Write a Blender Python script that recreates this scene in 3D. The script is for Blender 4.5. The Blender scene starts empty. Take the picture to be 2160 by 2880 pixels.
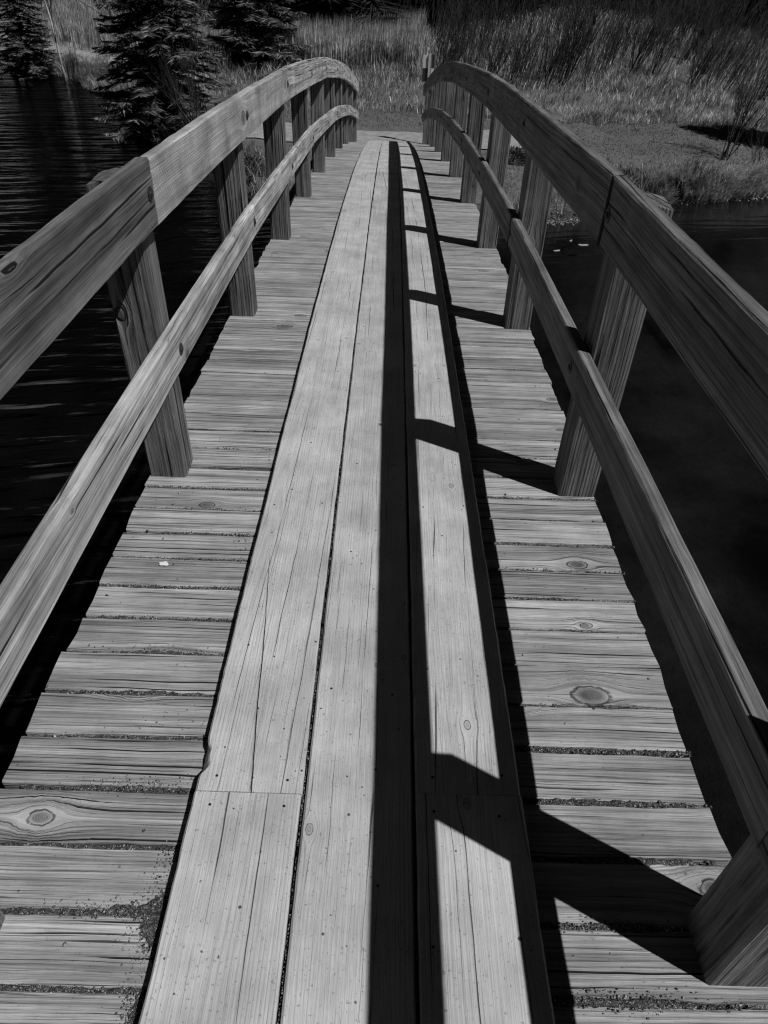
import bpy, math, random
import numpy as np
from mathutils import Matrix, Vector

rng = np.random.default_rng(7)
random.seed(7)
SC = bpy.context.scene
COL = SC.collection

# ------------------------------------------------------------------ camera, sky, sun, exposure
cam_d = bpy.data.cameras.new('camera')
cam = bpy.data.objects.new('camera', cam_d)
COL.objects.link(cam)
cam_d.sensor_fit = 'VERTICAL'
cam_d.sensor_height = 24.0
cam_d.lens = 24.0 * 2030.0 / 2880.0
cam_d.clip_start = 0.05
cam_d.clip_end = 1500
cr = Vector((0.99945492, 0.01576363, 0.02900653))
cu = Vector((-0.03228199, 0.65056401, 0.75876501))
cf = Vector((0.00690971, 0.75928781, -0.65071828))
cam.matrix_world = Matrix(((cr.x, cu.x, -cf.x, 0.02957), (cr.y, cu.y, -cf.y, 0.0),
                           (cr.z, cu.z, -cf.z, 1.77989), (0, 0, 0, 1)))
SC.camera = cam

SUN = Vector((0.578, -0.336, 1.0)).normalized()          # direction towards the sun
elev = math.asin(SUN.z)
azim = math.atan2(SUN.x, SUN.y)
world = bpy.data.worlds.new('World')
SC.world = world
world.use_nodes = True
wt = world.node_tree
wt.nodes.clear()
sky = wt.nodes.new('ShaderNodeTexSky')
sky.sky_type = 'NISHITA'
sky.sun_disc = False
sky.sun_elevation = elev
sky.sun_rotation = azim
sky.air_density = 0.26
sky.dust_density = 0.0
sky.ozone_density = 4.0
sepc = wt.nodes.new('ShaderNodeSeparateColor')           # black-and-white film behind a red filter
comb = wt.nodes.new('ShaderNodeCombineColor')
bg = wt.nodes.new('ShaderNodeBackground')
bg.inputs['Strength'].default_value = 0.05
wo = wt.nodes.new('ShaderNodeOutputWorld')
wt.links.new(sky.outputs[0], sepc.inputs[0])
for k in range(3):
    wt.links.new(sepc.outputs[0], comb.inputs[k])
wt.links.new(comb.outputs[0], bg.inputs[0])
wt.links.new(bg.outputs[0], wo.inputs[0])

sun_d = bpy.data.lights.new('sun', 'SUN')
sun_d.energy = 4.6
sun_d.angle = math.radians(0.5)
sun_d.color = (1, 1, 1)                                   # monochrome photograph: neutral sunlight
sun = bpy.data.objects.new('sun', sun_d)
COL.objects.link(sun)
sun.rotation_euler = SUN.to_track_quat('Z', 'Y').to_euler()
sun.location = (20, -10, 30)

SC.view_settings.view_transform = 'Standard'
SC.view_settings.look = 'None'
SC.view_settings.gamma = 1
SC.view_settings.exposure = -0.5
SC.view_settings.use_curve_mapping = False
SC.render.engine = 'CYCLES'
SC.cycles.max_bounces = 6
SC.cycles.diffuse_bounces = 1
SC.cycles.use_denoising = True
SC.cycles.filter_width = 1.25
SC.cycles.transparent_max_bounces = 8
SC.cycles.caustics_reflective = False
SC.cycles.caustics_refractive = False


# ------------------------------------------------------------------ helpers
def tag(o, label=None, cat=None, group=None, kind=None):
    if label: o['label'] = label
    if cat: o['category'] = cat
    if group: o['group'] = group
    if kind: o['kind'] = kind
    return o


def empty(name, loc):
    o = bpy.data.objects.new(name, None)
    COL.objects.link(o)
    o.location = loc
    return o


def link(name, me, mat=None, parent=None, mw=None):
    """one mesh object; mw is its world matrix (parents are unrotated empties or meshes placed by matrix)"""
    o = bpy.data.objects.new(name, me)
    COL.objects.link(o)
    if mat is not None and len(me.materials) == 0:
        me.materials.append(mat)
    if parent is not None:
        o.parent = parent
        o.matrix_parent_inverse = WM.get(parent.name, Matrix.Translation(parent.location)).inverted()
    if mw is not None:
        o.matrix_world = mw
        o.matrix_basis = mw
        WM[o.name] = mw
    return o


WM = {}


def mesh(name, verts, faces, smooth=False):
    me = bpy.data.meshes.new(name)
    verts = np.asarray(verts, dtype=np.float32)
    if isinstance(faces, np.ndarray):
        n, k = faces.shape
        me.vertices.add(len(verts))
        me.vertices.foreach_set('co', verts.ravel())
        me.loops.add(n * k)
        me.loops.foreach_set('vertex_index', faces.ravel().astype(np.int32))
        me.polygons.add(n)
        me.polygons.foreach_set('loop_start', np.arange(0, n * k, k, dtype=np.int32))
        me.polygons.foreach_set('loop_total', np.full(n, k, dtype=np.int32))
        me.update(calc_edges=True)
    else:
        me.from_pydata(verts.tolist(), [], faces)
        me.update()
    if smooth:
        me.polygons.foreach_set('use_smooth', np.ones(len(me.polygons), dtype=bool))
    return me


def vnoise(x, seed, f=1.0):
    """cheap smooth 1D noise"""
    x = np.asarray(x, float) * f
    i = np.floor(x).astype(int)
    t = x - i
    t = t * t * (3 - 2 * t)
    h = lambda n: (np.sin(n * 127.1 + seed * 311.7) * 43758.5453) % 1.0
    return h(i) * (1 - t) + h(i + 1) * t - 0.5


def vnoise2(x, y, seed, f=1.0):
    x = np.asarray(x, float) * f
    y = np.asarray(y, float) * f
    i, j = np.floor(x), np.floor(y)
    tx, ty = x - i, y - j
    tx, ty = tx * tx * (3 - 2 * tx), ty * ty * (3 - 2 * ty)
    h = lambda a, b: (np.sin(a * 127.1 + b * 269.5 + seed * 311.7) * 43758.5453) % 1.0
    return (h(i, j) * (1 - tx) + h(i + 1, j) * tx) * (1 - ty) + (h(i, j + 1) * (1 - tx) + h(i + 1, j + 1) * tx) * ty - 0.5


def mat_from_axes(X, Y, Z, loc):
    return Matrix(((X[0], Y[0], Z[0], loc[0]), (X[1], Y[1], Z[1], loc[1]), (X[2], Y[2], Z[2], loc[2]), (0, 0, 0, 1)))


# ------------------------------------------------------------------ node helper
class NT:
    def __init__(self, name):
        self.mat = bpy.data.materials.new(name)
        self.mat.use_nodes = True
        self.t = self.mat.node_tree
        self.t.nodes.clear()
        self.out = self.t.nodes.new('ShaderNodeOutputMaterial')

    def n(self, typ, **kw):
        nd = self.t.nodes.new(typ)
        for k, v in kw.items():
            setattr(nd, k, v)
        return nd

    def put(self, sock, v):
        if isinstance(v, bpy.types.NodeSocket):
            self.t.links.new(v, sock)
        elif v is not None:
            sock.default_value = v

    def m(self, op, a, b=None, c=None, clamp=False):
        nd = self.n('ShaderNodeMath', operation=op, use_clamp=clamp)
        for s, v in zip(nd.inputs, (a, b, c)):
            self.put(s, v)
        return nd.outputs[0]

    def xyz(self, x, y, z):
        nd = self.n('ShaderNodeCombineXYZ')
        for s, v in zip(nd.inputs, (x, y, z)):
            self.put(s, v)
        return nd.outputs[0]

    def sep(self, v):
        nd = self.n('ShaderNodeSeparateXYZ')
        self.put(nd.inputs[0], v)
        return nd.outputs

    def noise(self, vec, scale=1.0, detail=2.0, rough=0.55, dist=0.0):
        nd = self.n('ShaderNodeTexNoise')
        self.put(nd.inputs['Vector'], vec)
        nd.inputs['Scale'].default_value = scale
        nd.inputs['Detail'].default_value = detail
        nd.inputs['Roughness'].default_value = rough
        nd.inputs['Distortion'].default_value = dist
        return nd.outputs[0]

    def ramp(self, v, a, b, lo=0.0, hi=1.0):
        nd = self.n('ShaderNodeMapRange', interpolation_type='SMOOTHSTEP')
        self.put(nd.inputs['Value'], v)
        for k, x in (('From Min', a), ('From Max', b), ('To Min', lo), ('To Max', hi)):
            self.put(nd.inputs[k], x)
        return nd.outputs[0]

    def lerp(self, f, a, b):
        # a + f*(b-a)
        return self.m('MULTIPLY_ADD', f, self.m('SUBTRACT', b, a), a)

    def grey(self, v):
        nd = self.n('ShaderNodeCombineColor')
        for s in nd.inputs:
            self.put(s, v)
        return nd.outputs[0]

    def principled(self, grey, rough=0.7, spec=0.3, bump=None, dist=0.002, strength=1.0):
        p = self.n('ShaderNodeBsdfPrincipled')
        if isinstance(grey, bpy.types.NodeSocket):
            self.put(p.inputs['Base Color'], self.grey(grey))
        else:
            p.inputs['Base Color'].default_value = (grey, grey, grey, 1)
        self.put(p.inputs['Roughness'], rough)
        p.inputs['Specular IOR Level'].default_value = spec
        if bump is not None:
            b = self.n('ShaderNodeBump')
            b.inputs['Strength'].default_value = strength
            b.inputs['Distance'].default_value = dist
            self.put(b.inputs['Height'], bump)
            self.t.links.new(b.outputs[0], p.inputs['Normal'])
        self.t.links.new(p.outputs[0], self.out.inputs['Surface'])
        return p


# ------------------------------------------------------------------ wood
def wood(name, tone, ring=0.35, ringf=150.0, fine=0.5, streak=0.6, crack=0.85, crackf=34.0, crackw=0.002, crackd=0.5, ringw=9.0, specks=0.3,
         knot=0.45, knot_r=0.03, blotch=0.25, h_ring=0.6, h_crack=1.6, bump=0.0022, var=0.3, incised=False, rough=0.75, spec=0.25, fixed=None, kdark=0.22):
    N = NT(name)
    tc = N.n('ShaderNodeTexCoord').outputs['Object']
    rnd = N.n('ShaderNodeObjectInfo').outputs['Random']
    x, y, z = N.sep(tc)
    x1 = N.m('MULTIPLY_ADD', rnd, 91.7, x)
    off = N.m('MULTIPLY', rnd, 53.0)
    r2_ = N.m('FRACT', N.m('MULTIPLY', rnd, 17.31))
    r3_ = N.m('FRACT', N.m('MULTIPLY', rnd, 71.7))
    # knots: sparse feature points, the grain flows round them
    kx, ky = 1.7, 8.0
    sx = N.m('MULTIPLY', x1, kx)
    sy = N.m('MULTIPLY_ADD', y, ky, off)
    vo = N.n('ShaderNodeTexVoronoi', voronoi_dimensions='2D', feature='F1')
    N.put(vo.inputs['Vector'], N.xyz(sx, sy, 0.0))
    vo.inputs['Scale'].default_value = 1.0
    vo.inputs['Randomness'].default_value = 0.55
    px, py, _ = N.sep(vo.outputs['Position'])
    cr_ = N.sep(vo.outputs['Color'])
    dx = N.m('DIVIDE', N.m('SUBTRACT', sx, px), kx)
    dy = N.m('DIVIDE', N.m('SUBTRACT', sy, py), ky)
    wob = N.noise(N.xyz(x1, y, z), 40.0, 2.0)
    if fixed:                                            # one knot at a known place on this board
        dx, dy = N.m('SUBTRACT', x, fixed[0]), N.m('SUBTRACT', y, fixed[1])
    rad = N.m('MULTIPLY', N.m('MAXIMUM', N.m('SUBTRACT', cr_[0], 1.0 - knot), 0.0), knot_r / knot)
    if fixed: rad = fixed[2]
    rad = N.m('MULTIPLY', rad, N.m('MULTIPLY_ADD', wob, 0.5, 0.75))
    rho2 = N.m('ADD', N.m('POWER', N.m('MULTIPLY', dx, 0.6), 2.0), N.m('POWER', dy, 2.0))
    rho = N.m('SQRT', rho2)
    rr = N.m('MULTIPLY', rad, rad)
    fall = N.m('EXPONENT', N.m('MULTIPLY', rho2, -150.0))
    defl = N.m('MULTIPLY', N.m('MINIMUM', N.m('DIVIDE', N.m('MULTIPLY', rr, 3.2), N.m('MAXIMUM', rho2, 1e-7)), 1.0), fall)
    ys = N.m('SUBTRACT', y, N.m('MULTIPLY', dy, defl))
    kmask = N.m('MULTIPLY', N.m('SUBTRACT', 1.0, N.ramp(N.m('DIVIDE', rho, N.m('MAXIMUM', rad, 1e-4)), 0.45, 1.10)), N.m('GREATER_THAN', rad, 0.003))
    kring = N.m('MULTIPLY', N.m('MULTIPLY', N.m('SUBTRACT', N.ramp(N.m('DIVIDE', rho, N.m('MAXIMUM', rad, 1e-4)), 0.85, 1.0), N.ramp(N.m('DIVIDE', rho, N.m('MAXIMUM', rad, 1e-4)), 1.02, 1.2)), 1.0), N.m('GREATER_THAN', rad, 0.004))
    # growth rings: cylinders about an axis below the board, bent by slow noise
    n0 = N.noise(N.xyz(N.m('MULTIPLY', x1, 0.55), N.m('MULTIPLY', ys, 4.0), N.m('MULTIPLY_ADD', z, 4.0, off)), 1.0, 2.0)
    cy = N.m('MULTIPLY', N.m('SUBTRACT', r2_, 0.5), 0.20)
    cz = N.m('MULTIPLY_ADD', r3_, 0.06, 0.03)
    R = N.m('SQRT', N.m('ADD', N.m('POWER', N.m('ADD', ys, cy), 2.0), N.m('POWER', N.m('ADD', z, cz), 2.0)))
    g = N.m('MULTIPLY_ADD', R, ringf, N.m('MULTIPLY', n0, ringw))
    s = N.m('MULTIPLY_ADD', N.m('SINE', N.m('MULTIPLY', g, 6.2832)), 0.5, 0.5)
    rmask = N.ramp(N.noise(N.xyz(N.m('MULTIPLY', x1, 0.7), N.m('MULTIPLY_ADD', ys, 9.0, 4.0), N.m('MULTIPLY', z, 9.0)), 1.0, 1.0), 0.35, 0.65)
    s = N.m('MULTIPLY', N.m('POWER', s, 2.2), N.m('MULTIPLY_ADD', rmask, 0.75, 0.25))
    fin = N.noise(N.xyz(N.m('MULTIPLY', x1, 5.0), N.m('MULTIPLY', ys, 260.0), N.m('MULTIPLY_ADD', z, 260.0, off)), 1.0, 3.0, 0.65)
    fin = N.m('MULTIPLY_ADD', fin, 2.2, -0.6, clamp=True)
    stk = N.noise(N.xyz(N.m('MULTIPLY', x1, 0.8), N.m('MULTIPLY', ys, 34.0), N.m('MULTIPLY_ADD', z, 34.0, off)), 1.0, 3.0, 0.6)
    stk = N.m('MULTIPLY_ADD', stk, 2.3, -0.65, clamp=True)
    # checks: broken lines that keep to the grain, each with its own run and width
    yz = N.m('ADD', ys, N.m('MULTIPLY', z, 0.9))
    wig = N.noise(N.xyz(N.m('MULTIPLY', x1, 1.1), N.m('MULTIPLY', ys, 3.0), N.m('MULTIPLY_ADD', z, 3.0, off)), 1.0, 4.0, 0.6)

    def checks(freq, width, dens, amp, run, seed):
        w = N.m('ADD', N.m('MULTIPLY_ADD', yz, freq, seed), N.m('MULTIPLY', wig, amp))
        w = N.m('ADD', w, off)
        cell = N.m('FLOOR', w)
        wn = N.n('ShaderNodeTexWhiteNoise', noise_dimensions='1D')
        N.put(wn.inputs['W'], cell)
        rc = wn.outputs['Value']
        f = N.m('ABSOLUTE', N.m('SUBTRACT', N.m('FRACT', w), N.m('MULTIPLY_ADD', rc, 0.6, 0.2)))
        mk = N.ramp(N.noise(N.xyz(N.m('MULTIPLY_ADD', x1, run, N.m('MULTIPLY', rc, 77.0)), N.m('MULTIPLY', rc, 31.0), seed), 1.0, 2.0, 0.6), 1.0 - dens - 0.06, 1.0 - dens + 0.12)
        wd = N.m('MULTIPLY_ADD', N.m('MULTIPLY', mk, N.m('MULTIPLY_ADD', rc, 0.9, 0.4)), width * freq, 1e-4)
        ln = N.m('SUBTRACT', 1.0, N.ramp(N.m('DIVIDE', f, wd), 0.45, 1.0))
        return N.m('MULTIPLY', ln, mk)

    ck = checks(crackf, crackw, crackd, crackf * 0.035, 1.5, 3.0)
    ck2 = checks(crackf * 2.6, crackw * 0.42, crackd * 0.95, crackf * 0.09, 2.6, 11.0)
    ck = N.m('MAXIMUM', ck, N.m('MULTIPLY', ck2, 0.62))
    ck = N.m('MULTIPLY', ck, N.m('SUBTRACT', 1.0, N.m('MULTIPLY', kmask, 0.75)))
    blo = N.noise(N.xyz(x1, N.m('ADD', y, off), z), 4.0, 4.0, 0.62)
    blo = N.m('MULTIPLY_ADD', blo, 1.9, -0.45, clamp=True)
    spn = N.n('ShaderNodeTexVoronoi', voronoi_dimensions='3D', feature='F1')
    N.put(spn.inputs['Vector'], N.xyz(x1, N.m('ADD', y, off), N.m('MULTIPLY', z, 1.0)))
    spn.inputs['Scale'].default_value = 46.0
    sc_ = N.sep(spn.outputs['Color'])
    spr = N.m('MULTIPLY', N.m('POWER', sc_[0], 5.0), 0.26)
    spk = N.m('MULTIPLY', N.m('SUBTRACT', 1.0, N.ramp(spn.outputs['Distance'], N.m('MULTIPLY', spr, 0.6), N.m('ADD', spr, 0.01))), N.m('GREATER_THAN', sc_[1], 0.45))
    spk2 = N.ramp(N.noise(N.xyz(x1, N.m('ADD', y, off), z), 130.0, 2.0, 0.6), 0.60, 0.74)
    spk = N.m('MAXIMUM', spk, N.m('MULTIPLY', spk2, 0.5))
    col = N.m('MULTIPLY', tone, N.m('MULTIPLY_ADD', rnd, var, 1.0 - var * 0.5))
    col = N.m('MULTIPLY', col, N.m('SUBTRACT', 1.0, N.m('MULTIPLY', s, ring)))
    col = N.m('MULTIPLY', col, N.m('MULTIPLY_ADD', stk, streak * 2, 1.0 - streak))
    col = N.m('MULTIPLY', col, N.m('MULTIPLY_ADD', fin, fine * 2, 1.0 - fine))
    col = N.m('MULTIPLY', col, N.m('MULTIPLY_ADD', blo, blotch * 2, 1.0 - blotch))
    kn = N.m('MULTIPLY_ADD', N.m('SINE', N.m('MULTIPLY_ADD', rho, 1800.0, N.m('MULTIPLY', wob, 9.0))), 0.16, N.m('MULTIPLY_ADD', wob, 0.45, kdark))
    col = N.m('MULTIPLY', col, N.lerp(kmask, 1.0, kn))
    col = N.m('MULTIPLY', col, N.m('SUBTRACT', 1.0, N.m('MULTIPLY', N.m('MULTIPLY', kring, N.ramp(wob, 0.3, 0.5)), 0.8)))
    col = N.m('MULTIPLY', col, N.m('SUBTRACT', 1.0, N.m('MULTIPLY', ck, crack)))
    col = N.m('MULTIPLY', col, N.m('SUBTRACT', 1.0, N.m('MULTIPLY', spk, specks)))
    h = N.m('MULTIPLY', s, -h_ring)
    h = N.m('MULTIPLY_ADD', fin, 0.6, h)
    h = N.m('MULTIPLY_ADD', stk, 0.8, h)
    h = N.m('MULTIPLY_ADD', ck, -h_crack, h)
    h = N.m('MULTIPLY_ADD', kring, -0.8, h)
    if incised:                                          # rows of short cuts from pressure treatment
        row = N.m('DIVIDE', y, 0.0095)
        ri = N.m('FLOOR', row)
        rf = N.m('ABSOLUTE', N.m('SUBTRACT', N.m('FRACT', row), 0.5))
        cx_ = N.m('FRACT', N.m('ADD', N.m('DIVIDE', x, 0.024), N.m('MULTIPLY', ri, 0.37)))
        dash = N.m('MULTIPLY', N.m('LESS_THAN', N.m('ABSOLUTE', N.m('SUBTRACT', cx_, 0.5)), 0.24), N.m('LESS_THAN', rf, 0.17))
        dash = N.m('MULTIPLY', dash, N.ramp(N.noise(N.xyz(x1, y, z), 14.0, 2.0), 0.35, 0.6, 0.2, 1.0))
        col = N.m('MULTIPLY', col, N.m('SUBTRACT', 1.0, N.m('MULTIPLY', dash, 0.42)))
        h = N.m('MULTIPLY_ADD', dash, -1.0, h)
    N.principled(N.m('MINIMUM', col, 0.8), rough, spec, h, bump, 1.0)
    return N.mat


M = {}
DECK = dict(ring=0.20, ringf=95, ringw=5, fine=0.26, streak=0.50, crack=0.94, crackf=40, crackw=0.0027, crackd=0.50, specks=0.5,
            knot=0.14, knot_r=0.028, blotch=0.30, h_ring=0.7, h_crack=3.0, bump=0.0030)
M['deck'] = wood('weathered_deck_wood', 0.375, var=0.30, **DECK)
M['tread'] = wood('worn_tread_wood', 0.505, ring=0.09, ringf=110, ringw=5, fine=0.13, streak=0.09, crack=0.8, crackf=11, crackw=0.0028, crackd=0.52, specks=0.85,
                  knot=0.35, knot_r=0.010, blotch=0.30, h_ring=0.35, h_crack=1.6, bump=0.0014, var=0.16, rough=0.6, kdark=0.45)
M['post'] = wood('checked_post_wood', 0.185, ring=0.14, ringf=70, ringw=8, fine=0.34, streak=0.6, crack=0.95, crackf=21, crackw=0.0075, crackd=0.54, specks=0.1,
                 knot=0.16, knot_r=0.034, blotch=0.35, h_ring=0.8, h_crack=3.0, bump=0.004, var=0.25)
RAIL = dict(ring=0.18, ringf=60, ringw=6, fine=0.30, streak=0.64, crack=0.95, crackf=23, crackw=0.0042, crackd=0.50, specks=0.12,
            knot=0.26, knot_r=0.024, blotch=0.40, h_ring=0.5, h_crack=2.4, bump=0.0022)
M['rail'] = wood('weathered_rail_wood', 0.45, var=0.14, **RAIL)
M['rail_shade'] = wood('shaded_rail_wood', 0.17, var=0.14, **RAIL)  # right rails: same wood, tone darkened to carry the shade on their inner faces
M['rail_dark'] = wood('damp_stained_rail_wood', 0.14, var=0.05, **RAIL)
M['rail_cut'] = wood('incised_rail_wood', 0.42, ring=0.14, ringf=50, ringw=6, fine=0.2, streak=0.28, crack=0.6, crackf=10, crackw=0.0025, crackd=0.33, specks=0.1,
                     knot=0.4, knot_r=0.03, blotch=0.5, h_ring=0.3, h_crack=1.6, bump=0.0016, var=0.05, incised=True)


def plain(name, tone, rough=0.8, spec=0.2, scale=20.0, amp=0.4, bump=0.0):
    N = NT(name)
    tc = N.n('ShaderNodeTexCoord').outputs['Object']
    nz = N.noise(tc, scale, 4.0, 0.6)
    N.principled(N.m('MULTIPLY', tone, N.m('MULTIPLY_ADD', nz, amp * 2, 1 - amp)), rough, spec, nz if bump else None, bump)
    return N.mat


M['bolt'] = plain('rusted_bolt_steel', 0.018, 0.55, 0.5, 120, 0.5)
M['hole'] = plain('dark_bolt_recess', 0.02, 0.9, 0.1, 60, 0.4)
M['beam'] = plain('creosoted_beam', 0.05, 0.9, 0.1, 15, 0.4)

# ------------------------------------------------------------------ arched profile of the bridge
XO = -0.007
PW = 0.1535
D = 0.943
PI_ = D - PW                                             # inner face of the posts
RT = 0.045                                               # rail thickness
PS = 1.8276                                              # post spacing
P0 = 0.56


def prof(y):
    return -0.040 * y - 0.00566 * y * y


def slope(y):
    return -0.040 - 0.01132 * y


def board(name, L, W, T, nx=24, rough=0.0015, seed=0, bev=0.004, bend=None, endrag=0.003, wv=0.0, xs=None, ny=1, groove=None, chip=None):
    """a sawn board: X length, Y width, Z thickness (top at z=0), eased edges, slightly uneven sides and ends"""
    if xs is None:
        xs = np.linspace(-L / 2, L / 2, nx + 1)
    w, b = W / 2, bev
    sec = []
    for k in range(ny + 1):
        sec.append((-w + b + (2 * w - 2 * b) * k / ny, 0.0, 0))
    if groove:                                           # a split: three extra verts across the top, sunk along part of the run
        sec = [q for q in sec if abs(q[0] - groove[0]) > 0.02]
        sec += [(groove[0] - 1e-3, 0.0, 10), (groove[0], 0.0, 11), (groove[0] + 1e-3, 0.0, 12)]
        sec.sort(key=lambda q: q[0])
    sec += [(w, -b, 1), (w, -T + b, 1), (w - b, -T, 2), (-w + b, -T, 2), (-w, -T + b, 3), (-w, -b, 3)]
    m = len(sec)
    V = np.zeros((len(xs), m, 3))
    for j, (sy, sz, side) in enumerate(sec):
        V[:, j, 0] = xs
        sgn = 1 if sy > 0 else -1
        e = vnoise(xs, seed + (1 if sgn > 0 else 2), 9.0) * rough * 2.5 + vnoise(xs, seed + 5 + sgn, 41.0) * rough * 1.6 + wv * vnoise(xs, seed + 3, 1.1)
        at_edge = abs(sy) / w
        V[:, j, 1] = sy + e * at_edge ** 6
        V[:, j, 2] = sz + (vnoise(xs, seed + 9, 6.0) * rough * 0.8 if sz == 0 else 0)
    if groove:
        t = np.clip(1 - (xs - xs[0]) / groove[1], 0, 1) ** 0.6
        path = groove[3] * np.minimum(xs - xs[0], groove[1]) + 0.006 * vnoise(xs, seed + 77, 4.0) + 0.002 * vnoise(xs, seed + 78, 23.0)
        for j, q in enumerate(sec):
            if q[2] >= 10:
                V[:, j, 1] = groove[0] + path + (q[2] - 11) * (groove[2] * t * (0.75 + 0.5 * vnoise(xs, seed + 79, 12.0)) + 2e-4)
                V[:, j, 2] += -0.014 * (q[2] == 11) * (t > 0.02)
    if chip:
        for j, q in enumerate(sec):
            if q[0] > w * 0.9 and q[1] > -0.03:
                V[:, j, 1] -= chip[1] * np.exp(-((xs - xs[0] - chip[0]) / chip[2]) ** 4) * (1 + 0.6 * vnoise(xs, seed + 5, 60.0))
    for j in range(m):                                   # ragged ends
        V[0, j, 0] += endrag * 2 * vnoise(j * 0.83, seed + 21)
        V[-1, j, 0] += endrag * 2 * vnoise(j * 0.77, seed + 31)
    if bend is not None:
        V[:, :, 2] += bend(xs)[:, None]
    vs = V.reshape(-1, 3)
    fs = []
    n = len(xs)
    for i in range(n - 1):
        for j in range(m):
            a, b2 = i * m + j, i * m + (j + 1) % m
            fs.append((a, a + m, b2 + m, b2))
    fs.append(tuple(range(m)))
    fs.append(tuple(reversed(range((n - 1) * m, n * m))))
    return mesh(name, vs, fs)


bridge = empty('footbridge', (0, 8, prof(8)))
tag(bridge, 'weathered grey wooden arched footbridge with post railings over dark pond', 'bridge')

# deck planks: boundaries read off the bridge, then twelve to each bay
bnd = [-0.12 - 0.1523 * k for k in range(18, 0, -1)] + [-0.12, 0.033, 0.187, 0.343, 0.500, 0.657, 0.812, 0.968, 1.127, 1.281, 1.434, 1.590, 1.743, 1.891, 2.042, 2.195, 2.346, 2.497, 2.657, 2.820,
       2.972, 3.126, 3.280, 3.432, 3.590, 3.740, 3.897, 4.036, 4.20]
while bnd[-1] < 19.55:
    bnd.append(bnd[-1] + PS / 12)
KNOTS = ((0.695, 1.315, 0.034), (-0.78, 1.967, 0.026), (-0.62, 0.735, 0.019), (0.775, 1.93, 0.022), (0.88, 0.75, 0.024))
for i, (a, b) in enumerate(zip(bnd[:-1], bnd[1:])):
    gap = 0.004 + 0.007 * rng.random()
    if 0 < a < 2.6: gap = 0.005 + 0.011 * rng.random()
    yc, w = (a + b) / 2, b - a - gap
    th = math.atan(slope(yc))
    near = yc < 5
    L0, L1 = D + 0.012 * (rng.random() - 0.5), D + 0.012 * (rng.random() - 0.5)
    me = board('plank', L0 + L1, w, 0.038, nx=60 if near else 24, rough=0.0022 if near else 0.0016, seed=i * 1.37, bev=0.004, endrag=0.006, wv=0.004, ny=2)
    dz = (rng.random() - 0.5) * 0.006
    tw = (rng.random() - 0.5) * 0.006
    X = Vector((1, tw, (rng.random() - 0.5) * 0.004)).normalized()
    Yv = Vector((0, math.cos(th + (rng.random() - 0.5) * 0.03), math.sin(th + (rng.random() - 0.5) * 0.03)))
    Z = X.cross(Yv).normalized()
    Yv = Z.cross(X)
    mt = M['deck']
    for kx_, ky_, kr_ in KNOTS:
        if a < ky_ < b:
            mt = wood('knotty_deck_wood', 0.375, var=0.12, kdark=0.08, fixed=(kx_ - XO - (L1 - L0) / 2, min(max(ky_ - yc, -w / 2 + kr_), w / 2 - kr_ * 0.9), kr_), **DECK)
    link('plank', me, mt, bridge, mat_from_axes(X, Yv, Z, (XO + (L1 - L0) / 2, yc, prof(yc) - 0.001 + dz)))

# three running boards lying along the middle
TT = 0.040
TREADS = []
for row, (xc, joints) in enumerate(((-0.286, (-2.8, 0.942, 9.05, 17.2, 19.6)), (0.0, (-2.8, -1.2, 9.6, 19.6)), (0.286, (-2.8, 0.954, 9.35, 17.4, 19.6)))):
    for k, (a, b) in enumerate(zip(joints[:-1], joints[1:])):
        yc = (a + b) / 2
        th = math.atan(slope(yc))
        split = row == 0 and k == 1
        yy = np.linspace(a + 0.0015, b - 0.0015, int((b - a) * 26))
        if split: yy = np.concatenate([np.linspace(a + 0.0015, a + 1.0, 120), np.linspace(a + 1.0, b - 0.0015, 160)[1:]])
        dz = prof(yy) - prof(yc)
        xs = (yy - yc) * math.cos(th) + dz * math.sin(th)
        bz_ = -(yy - yc) * math.sin(th) + dz * math.cos(th)
        wd = 0.277 + 0.003 * (rng.random() - 0.5)
        me = board('tread_board', b - a, wd, TT, xs=xs, groove=(-0.006, 0.95, 0.0045, 0.085) if split else None, chip=(0.10, 0.016, 0.045) if split else None,
                   rough=0.0011, seed=50 + row * 7 + k * 1.9, bev=0.005, endrag=0.0008, bend=lambda t: bz_, wv=0.004, ny=1 if split else 3)
        X, Z = Vector((0, math.cos(th), math.sin(th))), Vector((0, -math.sin(th), math.cos(th)))
        TREADS.append((None, xc, a, b))
        TREADS[-1] = (link('tread_board', me, M['tread'], bridge, mat_from_axes(X, Vector((-1, 0, 0)), Z, (xc + 0.002 * (rng.random() - 0.5), yc, prof(yc) + TT + 0.0025 + 0.003 * rng.random()))), xc, a, b)

# nails in the running boards: pairs at the joints and at intervals
NAIL = mesh('nail', [(0.0042 * math.cos(k * 1.0472), 0.0042 * math.sin(k * 1.0472), 0.0) for k in range(6)] + [(0.0026 * math.cos(k * 1.0472), 0.0026 * math.sin(k * 1.0472), 0.0009) for k in range(6)],
            [(k, (k + 1) % 6, 6 + (k + 1) % 6, 6 + k) for k in range(6)] + [tuple(range(6, 12))])
NAIL.materials.append(M['hole'])
for (o_, xc, a, b) in TREADS:
    ys_ = [a + 0.05, b - 0.05] + list(np.arange(a + 1.25, b - 0.6, 1.22))
    for yn in ys_:
        if yn < 0.2 or yn > 8: continue
        for sx_ in (-0.085, 0.085):
            y_, x_ = yn + 0.03 * (rng.random() - 0.5), xc + sx_ + 0.03 * (rng.random() - 0.5)
            th = math.atan(slope(y_))
            zt = WM[o_.name].translation
            link('nail', NAIL, None, o_, mat_from_axes((1, 0, 0), (0, math.cos(th), math.sin(th)), (0, -math.sin(th), math.cos(th)), (x_, y_, prof(y_) + zt.z - prof(zt.y) + 0.0004)))

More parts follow.
